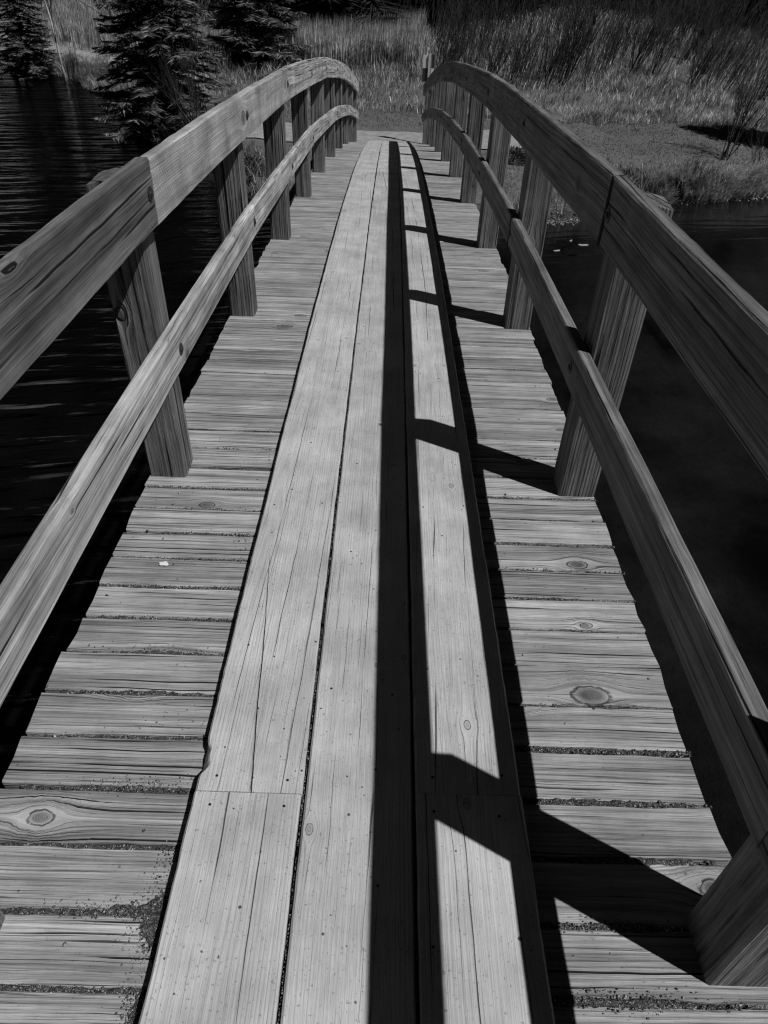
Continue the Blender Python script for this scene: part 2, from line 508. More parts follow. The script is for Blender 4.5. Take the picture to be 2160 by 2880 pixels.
# beams that carry the deck
for xb in (-0.62, 0.0, 0.62):
    ya, yb = -2.8, 19.5
    xs = np.linspace(-(yb - ya) / 2, (yb - ya) / 2, 40)
    yc = (ya + yb) / 2
    me = board('beam', yb - ya, 0.09, 0.28, xs=xs, bend=lambda t: prof(t + yc) - prof(yc))
    link('beam', me, M['beam'], bridge, mat_from_axes(Vector((0, 1, 0)), Vector((-1, 0, 0)), Vector((0, 0, 1)), (xb + XO, yc, prof(yc) - 0.045)))


# railing posts
def post_mesh(seed, side, lo, hi, hj):
    """X up, Y = towards +x, Z = along the bridge; top cut to a slope that sheds outwards"""
    w = PW / 2
    xs = np.concatenate([np.linspace(-lo, hi - 0.12, 16), np.linspace(hi - 0.10, hi, 3)])
    b = 0.007
    sec = [(-w + b, w), (0, w), (w - b, w), (w, w - b), (w, 0), (w, -w + b), (w - b, -w), (0, -w), (-w + b, -w), (-w, -w + b), (-w, 0), (-w, w - b)]
    m = len(sec)
    V = np.zeros((len(xs), m, 3))
    for j, (sy, sz) in enumerate(sec):
        out = sy * side
        t = np.clip((xs - (hi - 0.12)) / 0.12, 0, 1)
        drop = np.where(xs > hi - 0.105, (out + w) / (2 * w) * 0.04, 0) * t
        V[:, j, 0] = xs - drop + np.where(xs == hi, 0.012 * vnoise(j * 0.9, seed), 0)
        V[:, j, 1] = sy * (1 + 0.02 * vnoise(xs, seed + j, 3.0))
        V[:, j, 2] = (sz * (0.145 / PW)) * (1 + 0.02 * vnoise(xs, seed + j + 40, 3.0))
    n = len(xs)
    fs = [(i * m + j, i * m + (j + 1) % m, (i + 1) * m + (j + 1) % m, (i + 1) * m + j) for i in range(n - 1) for j in range(m)]
    fs.append(tuple(range(m)))
    fs.append(tuple(reversed(range((n - 1) * m, n * m))))
    me = mesh('post', V.reshape(-1, 3), fs)
    return me


post_y = {}
for side in (-1, 1):
    for i in range(-1, 11):
        yf = P0 + PS * i + (0.03 if side < 0 else -0.02) * (1 if i < 4 else 0.3)
        if side < 0 and i == 0: yf = 0.50
        yc = yf + 0.0725
        hj = 1.222 + 0.02 * (rng.random() - 0.5)
        me = post_mesh(i * 3.1 + side, side, 0.34, hj, 0)
        tilt = 0.010 * (rng.random() - 0.5)
        X = Vector((tilt, 0.012 * (rng.random() - 0.5), 1)).normalized()
        Yv = (Vector((1, 0, 0)) - X * X.x).normalized()
        Z = X.cross(Yv)
        link('post', me, M['post'], bridge, mat_from_axes(X, Yv, Z, (side * (PI_ + PW / 2) + XO, yc, prof(yc))))
        post_y[(side, i)] = yc


# bolt: countersunk hole with the bolt head in it, axis along local Z
def disc_mesh(name, r0, r1, depth, n=14):
    vs, fs = [], []
    for r, zz in ((r0, 0.0012), (r1, 0.0012), (r1 * 0.98, -depth)):
        for k in range(n):
            a = 2 * math.pi * k / n
            vs.append((r * math.cos(a), r * math.sin(a), zz))
    vs.append((0, 0, -depth))
    for k in range(n):
        k2 = (k + 1) % n
        fs.append((k, k2, n + k2, n + k))
        fs.append((n + k, n + k2, 2 * n + k2, 2 * n + k))
        fs.append((2 * n + k, 2 * n + k2, 3 * n))
    return mesh(name, vs, fs)


def bolt_mesh():
    vs, fs = [], []
    n = 14
    rings = [(0.0235, 0.0), (0.0235, 0.002), (0.021, 0.0026), (0.0125, 0.0026), (0.0115, 0.0065), (0.006, 0.0085)]
    for r, zz in rings:
        for k in range(n):
            a = 2 * math.pi * k / n
            vs.append((r * math.cos(a), r * math.sin(a), zz))
    for q in range(len(rings) - 1):
        for k in range(n):
            k2 = (k + 1) % n
            fs.append((q * n + k, q * n + k2, (q + 1) * n + k2, (q + 1) * n + k))
    fs.append(tuple(range((len(rings) - 1) * n, len(rings) * n)))
    return mesh('bolt', vs, fs, False)


BOLT = bolt_mesh()
BOLT.materials.append(M['bolt'])


def rail_set(side, pname, h0, h1, joints):
    W = h1 - h0
    for k, (ja, jb) in enumerate(zip(joints[:-1], joints[1:])):
        ya = post_y[(side, ja)] if ja >= -1 else -2.7
        yb = post_y[(side, jb)] if jb <= 10 else post_y[(side, 10)] + 0.25
        if ja == joints[0]: ya -= 0.25
        zc = (h0 + h1) / 2
        A = Vector((0, ya, prof(ya) + zc + 0.004 * (rng.random() - 0.5)))
        B = Vector((0, yb, prof(yb) + zc + 0.004 * (rng.random() - 0.5)))
        L = (B - A).length - 0.003
        X = (B - A).normalized()
        Zl = Vector((-side, 0, 0))                        # outwards face of the rail looks at the walkway
        Yl = Zl.cross(X)
        nx = int(L * 22)
        sag = 0.00566 * ((yb - ya) / 2) ** 2
        me = bpy.data.meshes.new('x')
        # boards are lightly sprung to the arch: two thirds of the sagitta
        W2 = W + 0.008 * (rng.random() - 0.5)
        me = board(pname, L, W2, RT, nx=nx, rough=0.0009, seed=200 + side * 31 + k * 4.7 + h0 * 10, bev=0.006, endrag=0.004, wv=0.004, ny=3)
        co = np.zeros(len(me.vertices) * 3, dtype=np.float32)
        me.vertices.foreach_get('co', co)
        co = co.reshape(-1, 3)
        sgn = 1.0 if Yl.z > 0 else -1.0
        co[:, 1] += sgn * 0.6 * sag * (1 - (co[:, 0] / (L / 2)) ** 2)
        me.vertices.foreach_set('co', co.ravel())
        me.update()
        inner = side * (PI_ - RT - 0.001 - 0.002 * rng.random()) + XO
        loc = (A + B) / 2
        mw = mat_from_axes(X, Yl, Zl, (inner, loc.y, loc.z))
        mat = M['rail_cut'] if (side < 0 and h0 > 1 and ja == 1) else M['rail_dark'] if (side < 0 and h0 > 1 and ja == -1) else M['rail'] if side < 0 else M['rail_shade']
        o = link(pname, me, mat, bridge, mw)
        if side > 0 and (pname, jb) in (('top_rail', 1), ('middle_rail', 2)):      # thin dark strip laid down the joint
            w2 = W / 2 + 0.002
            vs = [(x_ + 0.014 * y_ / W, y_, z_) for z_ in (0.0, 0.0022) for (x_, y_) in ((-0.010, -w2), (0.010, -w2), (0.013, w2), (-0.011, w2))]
            sm = mesh('joint_strip', vs, [(4, 5, 6, 7), (0, 3, 2, 1), (0, 1, 5, 4), (1, 2, 6, 5), (2, 3, 7, 6), (3, 0, 4, 7)])
            link('joint_strip', sm, M['hole'], o, mat_from_axes(X, Yl, Zl, (inner - side * 0.0012, yb - 0.01, B.z)))
        for i in range(ja, jb + 1):
            if (side, i) not in post_y: continue
            py = post_y[(side, i)]
            if i == ja and ja != joints[0]: continue
            if i == jb: py -= 0.045
            t = (py - ya) / (yb - ya)
            if not 0 < t < 1: continue
            pz = A.z + (B.z - A.z) * t + 0.6 * sag * (1 - (2 * t - 1) ** 2) + 0.015 * (rng.random() - 0.5)
            bw = mat_from_axes(X, Yl, Zl, (inner - side * 0.0015, py, pz))
            link('bolt', BOLT, None, o, bw)


rail_set(-1, 'top_rail', 1.033, 1.245, (-1, 1, 3, 5, 7, 9, 10))
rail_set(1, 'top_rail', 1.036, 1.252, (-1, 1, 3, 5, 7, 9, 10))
rail_set(-1, 'middle_rail', 0.500, 0.662, (-1, 0, 2, 4, 6, 8, 10))
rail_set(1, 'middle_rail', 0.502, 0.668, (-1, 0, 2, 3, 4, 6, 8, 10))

# ------------------------------------------------------------------ grit and gravel caught on the deck
def stones(P, S, seed):
    """many small uneven stones (octahedra cut once) as one mesh"""
    r = np.random.default_rng(seed)
    base = np.array([(1, 0, 0), (0, 1, 0), (-1, 0, 0), (0, -1, 0), (0, 0, 1), (0, 0, -1), (.62, .62, .35), (-.62, .62, .35), (-.62, -.62, .35), (.62, -.62, .35)])
    tri = np.array([(0, 6, 4), (6, 1, 4), (1, 7, 4), (7, 2, 4), (2, 8, 4), (8, 3, 4), (3, 9, 4), (9, 0, 4), (0, 5, 6), (6, 5, 1), (1, 5, 7), (7, 5, 2), (2, 5, 8), (8, 5, 3), (3, 5, 9), (9, 5, 0)])
    n, m = len(P), len(base)
    V = base[None] * (1 + 0.5 * (r.random((n, m, 1)) - 0.5))
    V = V * (S[:, None, None] * (0.6 + 0.8 * r.random((n, 1, 3))))
    V[:, :, 2] *= 0.75
    a = r.random(n) * 6.283
    c, s_ = np.cos(a)[:, None], np.sin(a)[:, None]
    X = V[:, :, 0] * c - V[:, :, 1] * s_
    Y = V[:, :, 0] * s_ + V[:, :, 1] * c
    V = np.stack([X, Y, V[:, :, 2]], -1) + P[:, None, :]
    F = tri[None] + (np.arange(n) * m)[:, None, None]
    return V.reshape(-1, 3), F.reshape(-1, 3)


N = NT('grit_stone')
geo = N.n('ShaderNodeNewGeometry')
pi_ = N.m('FRACT', N.m('MULTIPLY', geo.outputs['Random Per Island'], 7.31))
tone_ = N.m('MULTIPLY_ADD', N.m('POWER', geo.outputs['Random Per Island'], 6.0), 0.5, N.m('MULTIPLY_ADD', pi_, 0.14, 0.05))
N.principled(tone_, 0.85, 0.25)
M['grit'] = N.mat
GP, GS = [], []
near_b = [b for b in bnd if 0.1 < b < 6.5]
for b in near_b:
    for side in (-1, 1):
        fill = 0.08 + 0.92 * rng.random() ** 1.5
        if b > 3: fill *= 0.6
        n = int(fill * (1350 if b < 2.4 else 700))
        x = side * (0.43 + (D - 0.43) * rng.random(n) ** (1.25 if side < 0 else 1.1))
        keep = vnoise(x, b * 7.7 + side, 7.0) + 0.35 * fill > -0.05
        x = x[keep]
        y = b + (rng.random(len(x)) - 0.5) * 0.015 + 0.004 * vnoise(x, b, 3)
        z = prof(y) - 0.012 + 0.011 * rng.random(len(x)) ** 0.7
        GP.append(np.column_stack([x, y, z]))
        GS.append(0.0008 + 0.0024 * rng.random(len(x)) ** 3)
# drifts beside the running boards and loose stones
for (cx_, cy_, sx_, sy_, n) in ((-0.46, 0.62, 0.028, 0.055, 2000), (-0.52, 0.66, 0.09, 0.012, 1600), (-0.455, 0.45, 0.016, 0.04, 800), (-0.58, 0.98, 0.10, 0.014, 700), (-0.455, 0.80, 0.02, 0.05, 450),
                                (-0.55, 1.20, 0.07, 0.035, 260), (-0.60, 1.44, 0.13, 0.012, 900), (-0.47, 2.0, 0.03, 0.05, 320), (0.60, 0.505, 0.09, 0.014, 1300), (0.60, 0.66, 0.06, 0.012, 600),
                                (-0.45, 0.3, 0.02, 0.10, 900), (-0.50, 2.6, 0.06, 0.05, 160)):
    n = int(n * 0.28)
    x = cx_ + sx_ * rng.normal(size=n)
    y = cy_ + sy_ * rng.normal(size=n)
    k = (np.abs(x) > 0.432) & (np.abs(x) < 0.93)
    x, y = x[k], y[k]
    GP.append(np.column_stack([x, y, prof(y) + 0.001]))
    GS.append(0.0008 + 0.0020 * rng.random(len(x)) ** 2)
n = 900
x = (rng.random(n) * 2 - 1) * 0.93
y = 0.05 + 6 * rng.random(n) ** 1.6
k = np.abs(x) > 0.44
GP.append(np.column_stack([x, y, prof(y) + 0.001])[k])
GS.append((0.0009 + 0.0045 * rng.random(n) ** 5)[k])
# joints across the running boards
for xa_, xb_, yj in ((-0.42, -0.15, 0.942), (0.15, 0.42, 0.954)):
    n = 500
    GP.append(np.column_stack([xa_ + (xb_ - xa_) * rng.random(n), yj + 0.003 * (rng.random(n) - 0.5), prof(yj) + TT - 0.001 - 0.004 * rng.random(n)]))
    GS.append(0.0008 + 0.0008 * rng.random(n))
# the long split in the left board
n = 500
t = rng.random(n) ** 1.5 * 0.8
GP.append(np.column_stack([-0.280 - 0.085 * t + 0.004 * (rng.random(n) - 0.5), 0.945 + t, prof(0.945 + t) + TT - 0.006 + 0.003 * rng.random(n)]))
GS.append(0.0008 + 0.0009 * rng.random(n))
# seams between the running boards
for xs_ in (-0.143, 0.143):
    n = 1500
    y = 0.05 + 3.6 * rng.random(n) ** 1.3
    GP.append(np.column_stack([xs_ + 0.004 * (rng.random(n) - 0.5), y, prof(y) + TT - 0.012 + 0.007 * rng.random(n)]))
    GS.append(0.001 + 0.0016 * rng.random(n) ** 2)
n = 160
y = 0.1 + 5 * rng.random(n) ** 1.4
GP.append(np.column_stack([(rng.random(n) - 0.5) * 0.82, y, prof(y) + TT + 0.005]))
GS.append(0.0011 + 0.0022 * rng.random(n) ** 3)
gv, gfc = stones(np.concatenate(GP), np.concatenate(GS), 5)
gravel = link('gravel', mesh('gravel', gv, gfc), M['grit'])
tag(gravel, 'fine gravel and grit caught in the gaps between deck planks', None, None, 'stuff')
# packed dirt low in the plank gaps
V, F = [], []
for b in near_b:
    for side in (-1, 1):
        xs = np.linspace(side * 0.435, side * 0.925, 40)
        lift = -0.0135 + 0.006 * vnoise(xs, b * 3.3 + side, 9.0) + 0.003 * vnoise(xs, b + side, 60.0) - 0.016 * np.clip(np.abs(xs) - 0.80, 0, 1) / 0.12
        i0 = len(V)
        for x, l in zip(xs, lift):
            z = prof(b) + l
            V += [(x, b - 0.012, z - 0.02), (x, b - 0.011, z), (x, b + 0.011, z), (x, b + 0.012, z - 0.02)]
        for i in range(len(xs) - 1):
            for j in range(3):
                a = i0 + i * 4 + j
                F.append((a, a + 4, a + 5, a + 1) if side > 0 else (a, a + 1, a + 5, a + 4))
N = NT('packed_grit_soil')
tc = N.n('ShaderNodeTexCoord').outputs['Object']
vo = N.n('ShaderNodeTexVoronoi', feature='F1')
N.put(vo.inputs['Vector'], tc)
vo.inputs['Scale'].default_value = 330.0
cc = N.sep(vo.outputs['Color'])[0]
tn = N.m('ADD', N.m('MULTIPLY_ADD', cc, 0.13, 0.03), N.m('MULTIPLY', N.m('POWER', cc, 14.0), 0.35))
tn = N.m('MULTIPLY', tn, N.m('MULTIPLY_ADD', N.noise(tc, 60.0, 2.0), 1.2, 0.4))
N.principled(tn, 0.95, 0.1, N.m('SUBTRACT', 1.0, vo.outputs['Distance']), 0.004)
M['dirtpack'] = N.mat
DRIFT = ((-0.44, 0.62, 0.05, 0.075, 0.020), (-0.50, 0.665, 0.12, 0.016, 0.014), (-0.435, 0.45, 0.03, 0.055, 0.017), (-0.435, 0.25, 0.03, 0.10, 0.016), (-0.56, 0.972, 0.14, 0.012, 0.010), (-0.435, 0.83, 0.02, 0.06, 0.013),
         (-0.62, 1.436, 0.16, 0.011, 0.012), (-0.56, 1.21, 0.08, 0.03, 0.008), (-0.64, 1.285, 0.14, 0.010, 0.010), (0.58, 0.505, 0.13, 0.016, 0.014), (0.60, 0.660, 0.10, 0.012, 0.010), (0.74, 0.815, 0.12, 0.009, 0.010), (0.62, 0.97, 0.16, 0.009, 0.010))
for side, y0, y1 in ((-1, 0.02, 1.62), (1, 0.30, 1.20)):
    xa, ya = np.arange(0.4305, 0.935, 0.0035), np.arange(y0, y1, 0.0035)
    X_, Y_ = np.meshgrid(side * xa, ya)
    H_ = np.full(X_.shape, -0.013) + 0.010 * vnoise2(X_, Y_, 91, 70.0) + 0.006 * vnoise2(X_, Y_, 92, 170.0) + 0.006 * vnoise2(X_, Y_, 93, 22.0)
    for b in near_b:
        if y0 < b < y1:
            H_ += 0.0080 * np.exp(-((Y_ - b) / 0.008) ** 2) * (0.8 + 0.9 * vnoise(X_, b * 5.1, 6.0))
    for (dx_, dy_, sx_, sy_, am) in DRIFT:
        if dx_ * side > 0:
            H_ += am * np.exp(-((X_ - dx_) / sx_) ** 2 - ((Y_ - dy_) / sy_) ** 2)
    H_ = np.minimum(H_, 0.006 + 0.003 * vnoise2(X_, Y_, 95, 120.0))
    H_ -= 0.02 * np.clip((np.abs(X_) - 0.90) / 0.03, 0, 1)
    i0 = len(V)
    V += np.column_stack([X_.ravel(), Y_.ravel(), (prof(Y_) + H_).ravel()]).tolist()
    nyy, nxx = X_.shape
    idx = np.arange(nyy * nxx).reshape(nyy, nxx) + i0
    q = np.stack([idx[:-1, :-1], idx[:-1, 1:], idx[1:, 1:], idx[1:, :-1]], -1)
    k = ((H_[:-1, :-1] > -0.009) | (H_[1:, 1:] > -0.009))
    q = q[k].reshape(-1, 4)
    if side < 0: q = q[:, ::-1]
    F += [tuple(t) for t in q.tolist()]
dirt = link('dirt', mesh('dirt', V, F), M['dirtpack'])
tag(dirt, 'dark packed grit drifts on the deck and in its plank gaps', None, None, 'stuff')


# ------------------------------------------------------------------ ground, pond, paths
ZW = -3.6
sh_x = np.array([-300, -60, -30, -22, -15.7, -14, -12.8, -12, -10.9, -10.5, -9.7, -9.0, -7.6, -6.3, -4.35, -3.2, 0, 3.5, 4.1, 5.6, 6.8, 8.2, 9.3, 14, 30, 60, 300])
sh_y = np.array([200, 62, 45, 38.5, 33.6, 31.1, 30.25, 29.7, 28.95, 28.05, 27.3, 26.4, 24.0, 21.9, 18.6, 17.1, 16.4, 16.1, 16.5, 17.6, 17.85, 18.3, 18.6, 19.3, 21, 24, 30])


def sstep(t):
    t = np.clip(t, 0, 1)
    return t * t * (3 - 2 * t)


def shore_d(x, y):
    x, y = np.asarray(x, float), np.asarray(y, float)
    e = 0.35 * vnoise(x, 3, 0.9) + 0.16 * vnoise(x, 4, 3.1)
    s = np.interp(x, sh_x, sh_y) + e
    dsl = (np.interp(x + 0.3, sh_x, sh_y) - np.interp(x - 0.3, sh_x, sh_y)) / 0.6
    return (y - s) / np.sqrt(1 + dsl * dsl)


def ground_z(x, y):
    x, y = np.asarray(x, float), np.asarray(y, float)
    d = shore_d(x, y)
    top = np.where(x < -4, 0.30 + 0.25 * sstep((x + 9) / 5), 0.55)
    rise = np.where(x > 2, 0.45, 0.6) * sstep(d / 0.30) + 0.55 * sstep((d - 0.2) / 2.0)
    z = ZW + np.where(d > 0, top * np.minimum(rise, 1.0), -1.5 * sstep(-d / 5.0) - 0.06 * np.clip(-d, 0, 1))
    land = sstep(d / 3.0)
    z = z + land * (0.020 * np.clip(y - 26, 0, 60) + 0.10 * vnoise2(x, y, 5, 0.35) + 0.05 * vnoise2(x, y, 6, 1.3))
    z = z + land * (0.75 * np.exp(-(((x - 7.0) / 4.5) ** 2 + ((y - 34) / 3.5) ** 2)) + 0.35 * sstep((y - 27) / 6) * sstep((x - 2) / 6))
    # the bridge lands here: level ground
    f = np.exp(-((x / 3.0) ** 4 + ((y - 20.6) / 1.6) ** 4))
    return z * (1 - f) + f * (-3.06)


def axis(lo, hi, a, b, fine, coarse):
    v = list(np.arange(a, b, fine))
    t, s = a, fine
    left = []
    while t > lo:
        s *= 1.35
        t -= s
        left.append(t)
    t, s = b, fine
    right = []
    while t < hi:
        s *= 1.35
        right.append(t)
        t += s
    return np.array(left[::-1] + v + right)


gx, gy = axis(-400, 400, -22, 22, 0.16, 0), axis(-120, 700, 15, 48, 0.16, 0)
GX, GY = np.meshgrid(gx, gy)
GZ = ground_z(GX, GY)
nx_, ny_ = len(gx), len(gy)
ids = np.arange(nx_ * ny_).reshape(ny_, nx_)
gf = np.stack([ids[:-1, :-1], ids[:-1, 1:], ids[1:, 1:], ids[1:, :-1]], -1).reshape(-1, 4)
N = NT('pond_side_ground')
geo = N.n('ShaderNodeNewGeometry').outputs['Position']
gxn, gyn, gzn = N.sep(geo)
n1 = N.noise(geo, 0.5, 4.0, 0.6)
n2 = N.noise(geo, 9.0, 5.0, 0.7)
n3 = N.noise(geo, 45.0, 3.0, 0.7)
turf = N.m('MULTIPLY', N.m('MULTIPLY_ADD', n2, 0.24, 0.03), N.m('MULTIPLY_ADD', n1, 0.9, 0.55))
turf = N.m('MULTIPLY', turf, N.m('MULTIPLY_ADD', n3, 1.2, 0.4))
turf = N.m('MULTIPLY', turf, N.ramp(gxn, -7.5, -5.0, 1.9, 1.0))       # drier, paler turf on the left bank
mud = N.m('MULTIPLY', 0.05, N.m('MULTIPLY_ADD', n2, 1.0, 0.5))
wet = N.ramp(gzn, ZW - 0.02, ZW + 0.10)
bed = N.m('MULTIPLY', N.m('MULTIPLY', N.ramp(gxn, -1.0, 4.0, 0.015, 0.06), N.m('MAXIMUM', N.m('MULTIPLY_ADD', n1, 4.0, -1.2), 0.15)), N.m('MULTIPLY_ADD', n2, 1.0, 0.5))
colr = N.lerp(wet, bed, N.lerp(N.ramp(gzn, ZW + 0.05, ZW + 0.30), mud, turf))
N.principled(colr, 0.95, 0.1, N.m('ADD', n2, N.m('MULTIPLY', n3, 0.4)), 0.05)
ground = link('ground', mesh('ground', np.stack([GX.ravel(), GY.ravel(), GZ.ravel()], 1), gf, True), N.mat)
tag(ground, 'grassy earth bank and pond bed around the far end of the bridge', None, None, 'structure')

# water
N = NT('pond_water')
geo = N.n('ShaderNodeNewGeometry').outputs['Position']
wx, wy, wz = N.sep(geo)
u_ = N.m('ADD', N.m('MULTIPLY', wx, 0.97), N.m('MULTIPLY', wy, 0.10))
v_ = N.m('ADD', N.m('MULTIPLY', wy, 0.97), N.m('MULTIPLY', wx, -0.16))
calm = N.ramp(wx, -1.5, 2.5, 1.0, 0.16)
r1 = N.noise(N.xyz(N.m('MULTIPLY', u_, 0.45), N.m('MULTIPLY', v_, 2.9), 0.0), 1.0, 2.0, 0.4, 0.7)
r2 = N.noise(N.xyz(N.m('MULTIPLY', u_, 2.4), N.m('MULTIPLY', v_, 9.0), 3.0), 1.0, 2.0, 0.5, 0.3)
hgt = N.m('MULTIPLY', N.m('MULTIPLY_ADD', r2, 0.14, r1), calm)
bmp = N.n('ShaderNodeBump')
bmp.inputs['Strength'].default_value = 1.0
bmp.inputs['Distance'].default_value = 0.15
N.put(bmp.inputs['Height'], hgt)
gl = N.n('ShaderNodeBsdfGlossy')
gl.inputs['Roughness'].default_value = 0.12
gl.inputs['Color'].default_value = (1, 1, 1, 1)
tr = N.n('ShaderNodeBsdfTransparent')
tr.inputs['Color'].default_value = (0.42, 0.42, 0.42, 1)
fr = N.n('ShaderNodeFresnel')
fr.inputs['IOR'].default_value = 1.45
N.t.links.new(bmp.outputs[0], fr.inputs['Normal'])
N.t.links.new(bmp.outputs[0], gl.inputs['Normal'])
mx = N.n('ShaderNodeMixShader')
N.t.links.new(fr.outputs[0], mx.inputs[0])
N.t.links.new(tr.outputs[0], mx.inputs[1])
N.t.links.new(gl.outputs[0], mx.inputs[2])
N.t.links.new(mx.outputs[0], N.out.inputs['Surface'])
water = link('water', mesh('water', [(-400, -120, ZW), (400, -120, ZW), (400, 240, ZW), (-400, 240, ZW)], [(0, 1, 2, 3)]), N.mat)
tag(water, 'dark rippled pond water under the footbridge', None, None, 'structure')


def strip(name, pts, width, mat, lift, label, nseg=60, nw=8):
    pts = np.array(pts, float)
    t = np.linspace(0, len(pts) - 1, nseg)
    cx_, cy_ = np.interp(t, range(len(pts)), pts[:, 0]), np.interp(t, range(len(pts)), pts[:, 1])
    k = np.ones(7) / 7
    cx_ = np.convolve(np.pad(cx_, 3, 'edge'), k, 'valid')
    cy_ = np.convolve(np.pad(cy_, 3, 'edge'), k, 'valid')
    tx, ty = np.gradient(cx_), np.gradient(cy_)
    ln = np.hypot(tx, ty)
    nx2, ny2 = -ty / ln, tx / ln
    V = []
    for i in range(nseg):
        for j in range(nw + 1):
            o = (j / nw - 0.5) * width * (1 + 0.25 * vnoise(i * 0.35 + (0 if j < nw / 2 else 50), 8))
            V.append((cx_[i] + nx2[i] * o, cy_[i] + ny2[i] * o))
    V = np.array(V)
    z = ground_z(V[:, 0], V[:, 1]) + lift
    f = [(i * (nw + 1) + j, i * (nw + 1) + j + 1, (i + 1) * (nw + 1) + j + 1, (i + 1) * (nw + 1) + j) for i in range(nseg - 1) for j in range(nw)]
    o = link(name, mesh(name, np.column_stack([V, z]), f, True), mat)
    return tag(o, label, None, None, 'structure')


M['dirt'] = plain('pale_gravel_path', 0.30, 0.95, 0.1, 5, 0.55, 0.02)
M['trod'] = plain('trodden_turf', 0.085, 0.95, 0.1, 6, 0.5, 0.03)
strip('path', [(-5.5, 21.6), (-3, 20.9), (-1, 20.4), (1.2, 20.35), (3.0, 20.9), (4.2, 21.4)], 1.7, M['dirt'], 0.03, 'pale gravel path at the far end of the bridge')
strip('trail', [(-22, 37.5), (-17, 35.2), (-13.2, 32.6), (-10.5, 31.0), (-8.5, 29.8), (-6.5, 27)], 1.1, M['dirt'], 0.03, 'light dirt trail along the far left bank')

# ------------------------------------------------------------------ marker sign at the far end of the bridge
M['plate_light'] = plain('pale_sign_paint', 0.62, 0.5, 0.4, 30, 0.12)
M['plate_dark'] = plain('dark_sign_paint', 0.03, 0.5, 0.4, 30, 0.2)
M['galv'] = plain('galvanised_steel', 0.52, 0.45, 0.5, 60, 0.15)


def box(name, x0, x1, y0, y1, z0, z1, mat, parent):
    vs = [(x, y, z) for z in (z0, z1) for y in (y0, y1) for x in (x0, x1)]
    fs = [(0, 2, 3, 1), (4, 5, 7, 6), (0, 1, 5, 4), (2, 6, 7, 3), (0, 4, 6, 2), (1, 3, 7, 5)]
    return link(name, mesh(name, vs, fs), mat, parent, Matrix.Identity(4))


sy = 20.0
sign = empty('marker_sign', (0.89, sy, -3.06))
tag(sign, 'narrow marker sign quartered light and dark on perforated metal post past right railing', 'sign')
# U-channel post: web with two flanges, open towards the plate
for x0, x1, y0, y1 in ((0.862, 0.926, sy - 0.002, sy + 0.002), (0.858, 0.862, sy - 0.030, sy + 0.002), (0.926, 0.930, sy - 0.010, sy + 0.002)):
    box('post_channel', x0, x1, y0, y1, -3.3, -1.075, M['galv'], sign)
HOLE = disc_mesh('hole', 0.0, 0.006, 0.0002, 8)
HOLE.materials.append(M['hole'])
for k in range(30):
    link('hole', HOLE, None, sign, mat_from_axes((1, 0, 0), (0, 0, 1), (0, -1, 0), (0.885, sy - 0.0035, -1.10 - k * 0.05)))
for (x0, x1, z0, z1, m) in ((0.73, 0.867, -1.365, -1.095, 'plate_light'), (0.869, 1.00, -1.365, -1.085, 'plate_dark'), (0.73, 0.867, -1.65, -1.367, 'plate_dark'), (0.869, 1.00, -1.65, -1.367, 'plate_light')):
    box('sign_panel', x0, x1, sy + 0.006, sy + 0.012, z0, z1, M[m], sign)

# ------------------------------------------------------------------ vegetation
def veg_mat(name, lo, hi, rough=0.9, trans=0.0, clump=False):
    N = NT(name)
    g = N.n('ShaderNodeNewGeometry')
    t = N.m('MULTIPLY_ADD', N.m('POWER', g.outputs['Random Per Island'], 1.6), hi - lo, lo)
    if clump:
        cl = N.m('ADD', N.noise(g.outputs['Position'], 1.1, 3.0, 0.65), N.m('MULTIPLY', N.noise(g.outputs['Position'], 5.0, 2.0, 0.6), 0.6))
        t = N.m('MULTIPLY', t, N.ramp(cl, 0.55, 1.02, 0.25, 1.3))
    p = N.principled(t, rough, 0.15)
    if trans:
        tr = N.n('ShaderNodeBsdfTranslucent')
        N.put(tr.inputs['Color'], N.grey(t))
        mx = N.n('ShaderNodeMixShader')
        mx.inputs[0].default_value = trans
        N.t.links.new(p.outputs[0], mx.inputs[1])
        N.t.links.new(tr.outputs[0], mx.inputs[2])
        N.t.links.new(mx.outputs[0], N.out.inputs['Surface'])
    return N.mat


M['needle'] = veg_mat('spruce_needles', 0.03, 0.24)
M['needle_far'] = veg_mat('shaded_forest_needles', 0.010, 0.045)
M['bark'] = plain('dark_bark', 0.06, 0.95, 0.1, 30, 0.5)
M['birchbark'] = plain('pale_birch_bark', 0.48, 0.8, 0.1, 12, 0.5)
M['twig'] = veg_mat('bare_willow_twig', 0.015, 0.085)
M['twig_pale'] = veg_mat('pale_bare_branch', 0.08, 0.24)
M['dry'] = veg_mat('dry_grass_blade', 0.18, 0.95, trans=0.25, clump=True)
M['dry_low'] = veg_mat('matted_dry_grass', 0.32, 1.0, trans=0.3, clump=True)
M['turfb'] = veg_mat('short_turf_blade', 0.10, 0.26, trans=0.2, clump=True)


